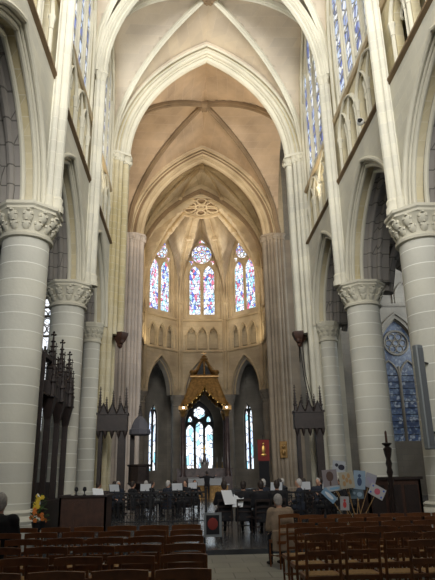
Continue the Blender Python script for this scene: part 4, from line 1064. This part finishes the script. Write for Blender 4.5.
# ================================================================== placards in a tub
t = thing('wooden_tub', 'dark tub holding the picture placards behind the right chairs', 'tub', (2.45, 13.75, .07))
m = MB(); m.lathe([(.26, 0), (.32, .42), (.29, .42), (.24, .05)], n=16); m.build('body', MT['wood2'], t)
m = MB(); m.lathe([(.325, .36), (.335, .40), (.325, .43)], n=16); m.build('hoop', MT['iron'], t)
def cm(n, c): 
    if n not in MT: MT[n] = mat(n, c, .8)
    return MT[n]
PL = [  # px, py, w, h (px), roll, board colour, motif, motif colour, y shift, label
 (331, 481, 15, 17, .05, ('card_pinkgrey', (.36, .32, .34)), 'tree', ('ink_brown', (.10, .06, .05)), .0, 'greyish pink placard with a dark tree-like drawing, left of the bunch'),
 (341, 469, 13, 11, -.15, ('card_white', (.62, .66, .72)), 'blob', ('ink_black', (.03, .03, .05)), .25, 'white and black crumpled placard at the top of the bunch'),
 (348, 483, 15, 16, .08, ('card_cream', (.55, .52, .42)), 'leaf', ('ink_ochre', (.40, .25, .12)), -.12, 'cream placard with an ochre leafy drawing, middle of the bunch'),
 (361, 483, 12, 18, -.1, ('card_blue', (.38, .52, .68)), 'figure', ('ink_navy', (.05, .08, .16)), .10, 'light blue placard with a dark navy figure, right of the cream one'),
 (372, 484, 11, 14, -.35, ('card_pale', (.48, .48, .55)), 'blob', ('ink_lilac', (.35, .33, .45)), .22, 'pale lilac placard behind the pink circle one'),
 (378, 495, 16, 11, -.52, ('card_offwhite', (.66, .66, .68)), 'circle', ('ink_pink', (.55, .12, .18)), -.05, 'off-white tilted placard with a pink circle and blue dots, rightmost'),
 (344, 506, 9, 13, -.05, ('card_grey', (.50, .50, .52)), 'figure', ('ink_red', (.50, .06, .06)), -.22, 'small white placard with a red figure, lowest in the bunch'),
 (329, 498, 16, 7, -.75, ('card_sky', (.30, .50, .72)), 'stripe', ('ink_white', (.7, .75, .8)), -.10, 'light blue diagonal placard with a white stripe, lower left'),
 (335, 491, 16, 5, .12, ('card_snow', (.60, .66, .72)), 'stripe', ('ink_sky', (.2, .4, .6)), -.02, 'narrow white placard with a blue stripe below the pinkish one'),
 (357, 497, 14, 9, .0, ('card_teal', (.16, .24, .30)), 'blob', ('ink_steel', (.3, .4, .5)), .12, 'dark teal placard low between the blue and cream ones'),
]
for i, (px, py, w_, h_, roll, bc, mot, mc, dy, lab) in enumerate(PL):
    Yp = 13.75+dy; D = .951*Yp; k = 574/D; X = (px-189)/k+CAMX; Z = EYE-(py-478)*.951/k
    w, h = w_/k, h_/k
    bc = (bc[0], tuple(c*.72 for c in bc[1]))
    t = thing('placard', lab, 'placard', (X, Yp, Z), 0, 'picture placards on sticks'); R_ = Matrix.Rotation(-roll, 3, 'Y')
    m = MB(); m.cbox((0, 0, 0), (w, .012, h), R_); m.build('board', cm(*bc), t, 0)
    m = MB(); f = -.009
    def loc_(x, z, yy=f): return R_ @ Vector((x*w, yy, z*h))
    def disc(x, z, r, sq=(1, 1)):
        n = 12; c = loc_(x, z); m.add([c+R_@Vector((r*sq[0]*math.cos(a*2*PI/n), d, r*sq[1]*math.sin(a*2*PI/n))) for d in (0, .004) for a in range(n)], [tuple(range(n)), tuple(range(2*n-1, n-1, -1))]+[(a, (a+1) % n, n+(a+1) % n, n+a) for a in range(n)])
    mm = min(w, h)
    if mot == 'tree': disc(0, .12, mm*.25, (1, 1.3)); disc(0, -.28, mm*.06, (1, 3))
    elif mot == 'blob': disc(.2, -.05, mm*.28, (1.1, .9)); disc(-.18, .1, mm*.16)
    elif mot == 'leaf':
        for x, z in ((-.2, .2), (.15, .25), (0, 0), (-.2, -.2), (.22, -.12)): disc(x, z, mm*.13, (.8, 1.3))
    elif mot == 'figure': disc(0, .22, mm*.14); disc(0, -.1, mm*.2, (1, 1.7))
    elif mot == 'circle': disc(0, 0, mm*.28)
    else: disc(0, 0, mm*.22, (w/mm*1.6, 1))
    m.build('drawing', cm(*mc), t, 0)
    if mot == 'circle':
        m = MB()
        for x, z in ((-.36, .3), (.36, .3), (-.36, -.3), (.36, -.3)): disc(x, z, mm*.09)
        m.build('dots', cm('ink_blue', (.08, .14, .5)), t, 0)
    m = MB(); m.tube([(0, .02, 0), (2.45+.14*math.cos(i*.63)-X, 13.75+.14*math.sin(i*.63)-Yp, .20-Z)], .009, 5); m.build('stick', MT['straw'], t)

# ================================================================== sanctuary
m = MB(); m.box(-5.2, 5.5, 50.5, 60, .07, .30); m.box(-4.4, 4.7, 52.5, 60, .30, .55); o = struct(m.build(tname(), MT['darkfloor'], smooth=0)); o['label'] = 'two dark steps of the sanctuary'
t = thing('altar', 'small golden altar standing behind the conductor', 'altar', (.35, 44.6, .07))
m = MB(); m.box(-1.15, 1.15, -.4, .4, 0, .95); m.build('body', MT['gold'], t, 0)
for k in range(5): m = MB(); x = -.92+.46*k; m.tube([(x-.17, -.42, .12), (x-.17, -.42, .6), (x-.12, -.42, .72), (x, -.42, .80), (x+.12, -.42, .72), (x+.17, -.42, .6), (x+.17, -.42, .12)], .025, 5); m.build('niche_moulding', MT['brass'], t)
m = MB(); m.box(-1.25, 1.25, -.5, .5, .95, 1.02); m.build('table_top', MT['cloth'], t, 0)
t = thing('high_altar', 'high altar with white frontal and dark spired retable under the canopy', 'altar', (.12, 56.2, .55))
m = MB(); m.box(-1.6, 1.6, -.5, .5, 0, 1.0); m.build('body', MT['marble'], t, 0)
m = MB(); m.box(-1.55, 1.55, -.55, -.50, .0, .95); m.box(-1.62, 1.62, -.56, .3, 1.0, 1.03); m.build('frontal_cloth', MT['cloth'], t, 0)
m = MB(); m.box(-2.6, 2.6, .5, .9, 0, 1.75); m.box(-2.7, 2.7, .42, .98, 1.75, 1.85); m.build('retable', MT['marble'], t, 0)
m = MB(); m.box(-.35, .35, .3, .8, 1.0, 2.2); pinnacle(m, 0, .55, 2.1, 3.2, .22); pinnacle(m, -.3, .55, 2.1, 2.8, .1); pinnacle(m, .3, .55, 2.1, 2.8, .1); m.build('tabernacle', MT['marble'], t)
for k, x in enumerate((-1.7, -1.2, -.8, .8, 1.2, 1.7)):
    q = thing('candlestick', 'tall brass candlestick on the high altar, ' + ['far left', 'second from left', 'left of tabernacle', 'right of tabernacle', 'second from right', 'far right'][k], 'candlestick', (x+.12, 56.95, 2.40), 0, 'high altar candlesticks')
    m = MB(); m.lathe([(.10, 0), (.10, .03), (.03, .08), (.05, .2), (.02, .3), (.02, .5), (.06, .55)], n=8); m.build('holder', MT['brass'], q)
    m = MB(); m.lathe([(.022, .55), (.02, .95), (.004, .98)], n=6); m.build('candle', MT['cloth'], q)
t = thing('crucifix', 'small gilt crucifix above the high altar against the bright window', 'crucifix', (.12, 56.75, 3.72))
m = MB(); m.box(-.025, .025, -.02, .02, 0, .75); m.build('upright', MT['brass'], t, 0)
m = MB(); m.box(-.28, .28, -.02, .02, .48, .54); m.build('crossbar', MT['brass'], t, 0)

# baldachin
t = thing('altar_canopy', 'gilt wooden canopy with draped pelmet and open crown over the high altar', 'altar canopy', (.15, 56.2, .55))
H = 2.05; Dp = 1.75
for sx in (-1, 1):
    for sy in (-1, 1):
        m = MB(); m.box(sx*H-.34, sx*H+.34, sy*Dp-.34, sy*Dp+.34, 0, 1.1); q = m.build('pedestal', MT['marble'], t, 0)
        m = MB(); m.lathe([(.28, 1.1), (.28, 1.2), (.22, 1.3), (.22, 3.5), (.19, 6.3), (.24, 6.4)], (sx*H, sy*Dp, 0), 16); m.build('column', MT['marble'], t)
        m = MB(); m.lathe([(.2, 6.3), (.24, 6.4), (.22, 6.55), (.34, 6.85), (.38, 6.9), (.38, 7.0)], (sx*H, sy*Dp, 0), 8); m.box(sx*H-.4, sx*H+.4, sy*Dp-.4, sy*Dp+.4, 7.0, 7.35); m.build('capital', MT['gold'], t)
        m = MB(); m.lathe([(.16, 7.2), (.22, 7.3), (.10, 7.5), (.05, 7.7)], (sx*(H+.1), sy*(Dp+.1), 0), 8); m.build('corner_knob', MT['gold'], t)
def wz(z):            # half width of the bell-shaped roof at height z
    a = max(0, min(1, (z-7.3)/(10.2-7.3))); return 2.42-1.22*a**.62+.10*math.sin(a*PI)
NU = 24
for face in range(4):
    m = MB(); g = []
    for layer in (0, .07):
        for i in range(NU+1):
            u = -1+2*i/NU
            zl = 7.25+1.95*(1-abs(u)**1.0)**1.25+.10*math.cos(u*PI*5)*min(1, (1-abs(u))*3)*.5
            for j in range(9):
                z = zl+(10.2-zl)*j/8; w_ = wz(z)-layer; r_ = .06*math.cos(u*PI*7)*(1-j/8)
                x, y = u*w_, -(w_*.86)-r_
                for _ in range(face): x, y = -y/.86 if face % 2 else -y, x*.86 if face % 2 else x
                g.append((x, y, z))
    n = 9; N_ = (NU+1)*n; f = []
    for i in range(NU):
        for j in range(8):
            a = i*n+j; f += [(a, a+n, a+n+1, a+1), (N_+a, N_+a+1, N_+a+n+1, N_+a+n)]
        f.append((i*n, N_+i*n, N_+(i+1)*n, (i+1)*n))
    if face in (0, 1, 2, 3):
        ang = face*PI/2; base = [v for v in g]
        # rebuild by plain rotation with depth scaling
        g = []
        for layer in (0, .07):
            for i in range(NU+1):
                u = -1+2*i/NU; zl = 7.25+1.95*(1-abs(u))**1.25+.05*math.cos(u*PI*5)*min(1, (1-abs(u))*3)
                for j in range(9):
                    z = zl+(10.2-zl)*j/8; w_ = wz(z)-layer; r_ = .06*math.cos(u*PI*7)*(1-j/8)
                    x, y = u*w_, -w_-r_; X_ = x*math.cos(ang)-y*math.sin(ang); Y_ = x*math.sin(ang)+y*math.cos(ang); g.append((X_, Y_*.86, z))
    m.add(g, f); q = m.build('pelmet', MT['gold'], t)
    m = MB(); pth = []
    for i in range(NU+1):
        u = -1+2*i/NU; zl = 7.25+1.95*(1-abs(u))**1.25+.05*math.cos(u*PI*5)*min(1, (1-abs(u))*3)
        w_ = wz(zl); x, y = u*w_, -w_-.06*math.cos(u*PI*7); pth.append((x*math.cos(ang)-y*math.sin(ang), (x*math.sin(ang)+y*math.cos(ang))*.86, zl))
    m.tube(pth, .085, 6)
    for p_ in pth[1:-1:2]: m.lathe([(.05, -.22), (.07, -.15), (.03, -.02)], p_, 6)
    m.build('fringe', MT['brass'], q)
m = MB(); m.lathe([(1.78, 10.1), (1.95, 10.2), (1.95, 10.32), (1.75, 10.45), (.9, 10.46)], n=4, a0=PI/4); m.v = [(x, y*.86, z) for x, y, z in m.v]; m.build('cornice', MT['gold'], t, 0)
for k in range(4):
    a = PI/4+k*PI/2; m = MB(); P = [(1.70, 10.45), (1.72, 10.62), (1.45, 10.78), (1.10, 10.90), (.85, 11.2), (.62, 11.6), (.36, 11.95), (.10, 12.05)]
    m.tube([(r*math.cos(a), r*math.sin(a)*.86, z) for r, z in P], [.16, .17, .15, .13, .12, .12, .12, .14], 8); m.ball((1.72*math.cos(a), 1.72*math.sin(a)*.86, 10.68), .24, 8); m.build('crown_rib', MT['gold'], t)
for k in range(4):
    a = k*PI/2; m = MB(); P = [(1.25, 10.45), (1.15, 10.75), (.85, 10.95), (.62, 11.35), (.34, 11.75), (.10, 12.0)]
    m.tube([(r*math.cos(a), r*math.sin(a)*.86, z) for r, z in P], [.10, .09, .08, .08, .08, .1], 6); m.build('crown_rib', MT['gold'], t)
m = MB(); m.lathe([(.16, 11.9), (.34, 12.05), (.40, 12.18), (.18, 12.3), (.28, 12.42), (.14, 12.55), (.05, 12.6)], n=10)
for k in range(5): m.ball((.28*math.cos(k*1.257), .28*math.sin(k*1.257), 12.2), .10, 6)
m.box(-.03, .03, -.03, .03, 12.5, 12.95); m.box(-.26, .26, -.04, .04, 12.70, 12.80); m.build('finial', MT['gold'], t)
bulb = mat('lamp_bulb', (1, .9, .7), .4, emit=6, ecol=(1, .88, .65))
for sx, z in ((-1, 7.45), (1, 7.45)):
    q = thing('canopy_lamp', f'small lit lamp at the {"left" if sx < 0 else "right"} lower corner of the golden canopy', 'lamp', (.15+sx*2.0, 54.0, z+.3))
    m = MB(); m.ball((0, 0, 0), .10, 8); m.build('bulb', bulb, q); m = MB(); m.lathe([(.06, .08), (.08, .12), (.05, .3)], n=8); m.build('socket', MT['iron'], q)
# dark blue hanging inside the canopy
# banner and plaque
t = thing('banner', 'red processional banner with a gold figure and black skirt near the far right pier', 'banner', (3.75, 40.6, .07))
m = MB(); m.tube([(0, .05, 0), (0, .05, 4.1)], .03, 6); m.ball((0, .05, 4.15), .06, 6); m.lathe([(.25, 0), (.25, .05), (.05, .1)], (0, .05, 0), 10); m.build('pole', MT['wood'], t)
m = MB(); m.tube([(-.45, .02, 3.9), (.45, .02, 3.9)], .025, 6); m.build('crossbar', MT['wood'], t)
m = MB(); m.cbox((0, -.01, 3.2), (.80, .03, 1.4)); m.build('red_cloth', MT['red'], t, 0)
m = MB(); m.cbox((0, .0, 1.65), (.70, .04, 1.75)); m.build('black_skirt', MT['black'], t, 0)
m = MB(); m.ball((0, -.035, 3.62), .08, 8, sq=(1, .3, 1)); m.ball((0, -.035, 3.25), .17, 8, sq=(.8, .15, 1.7)); m.ball((0, -.035, 2.9), .2, 8, sq=(1, .12, .5)); m.build('gold_figure', MT['brass'], t)
o = MB(); o.cbox((0, 0, 0), (.55, .06, 1.15), bev=.05); o.ball((0, -.04, .2), .14, 8, sq=(1, .4, 1.2)); o.ball((0, -.04, -.2), .18, 8, sq=(1, .4, 1.2)); o = o.build('wall_plaque', MT['gold'], None); o.location = (5.35, 41.92, 3.35); tag(o, 'gold relief plaque on the far right crossing pier', 'plaque')
# display stand at the step
t = thing('display_board', 'pale framed board with a dark red picture standing beyond the step', 'display board', (-.77, 15.2, .07))
m = MB(); m.box(-.22, .22, -.02, .02, .10, .66); m.build('frame', MT['speaker'], t, 0)
m = MB(); m.box(-.16, .16, -.03, -.02, .16, .60); m.build('picture', MT['black'], t, 0)
m = MB(); m.ball((0, -.03, .40), .13, 10, sq=(1, .1, 1.1)); m.build('red_motif', MT['red'], t)
for sx in (-1, 1): m = MB(); m.box(sx*.2-.02, sx*.2+.02, -.15, .15, 0, .1); m.build('foot', MT['iron'], t, 0)
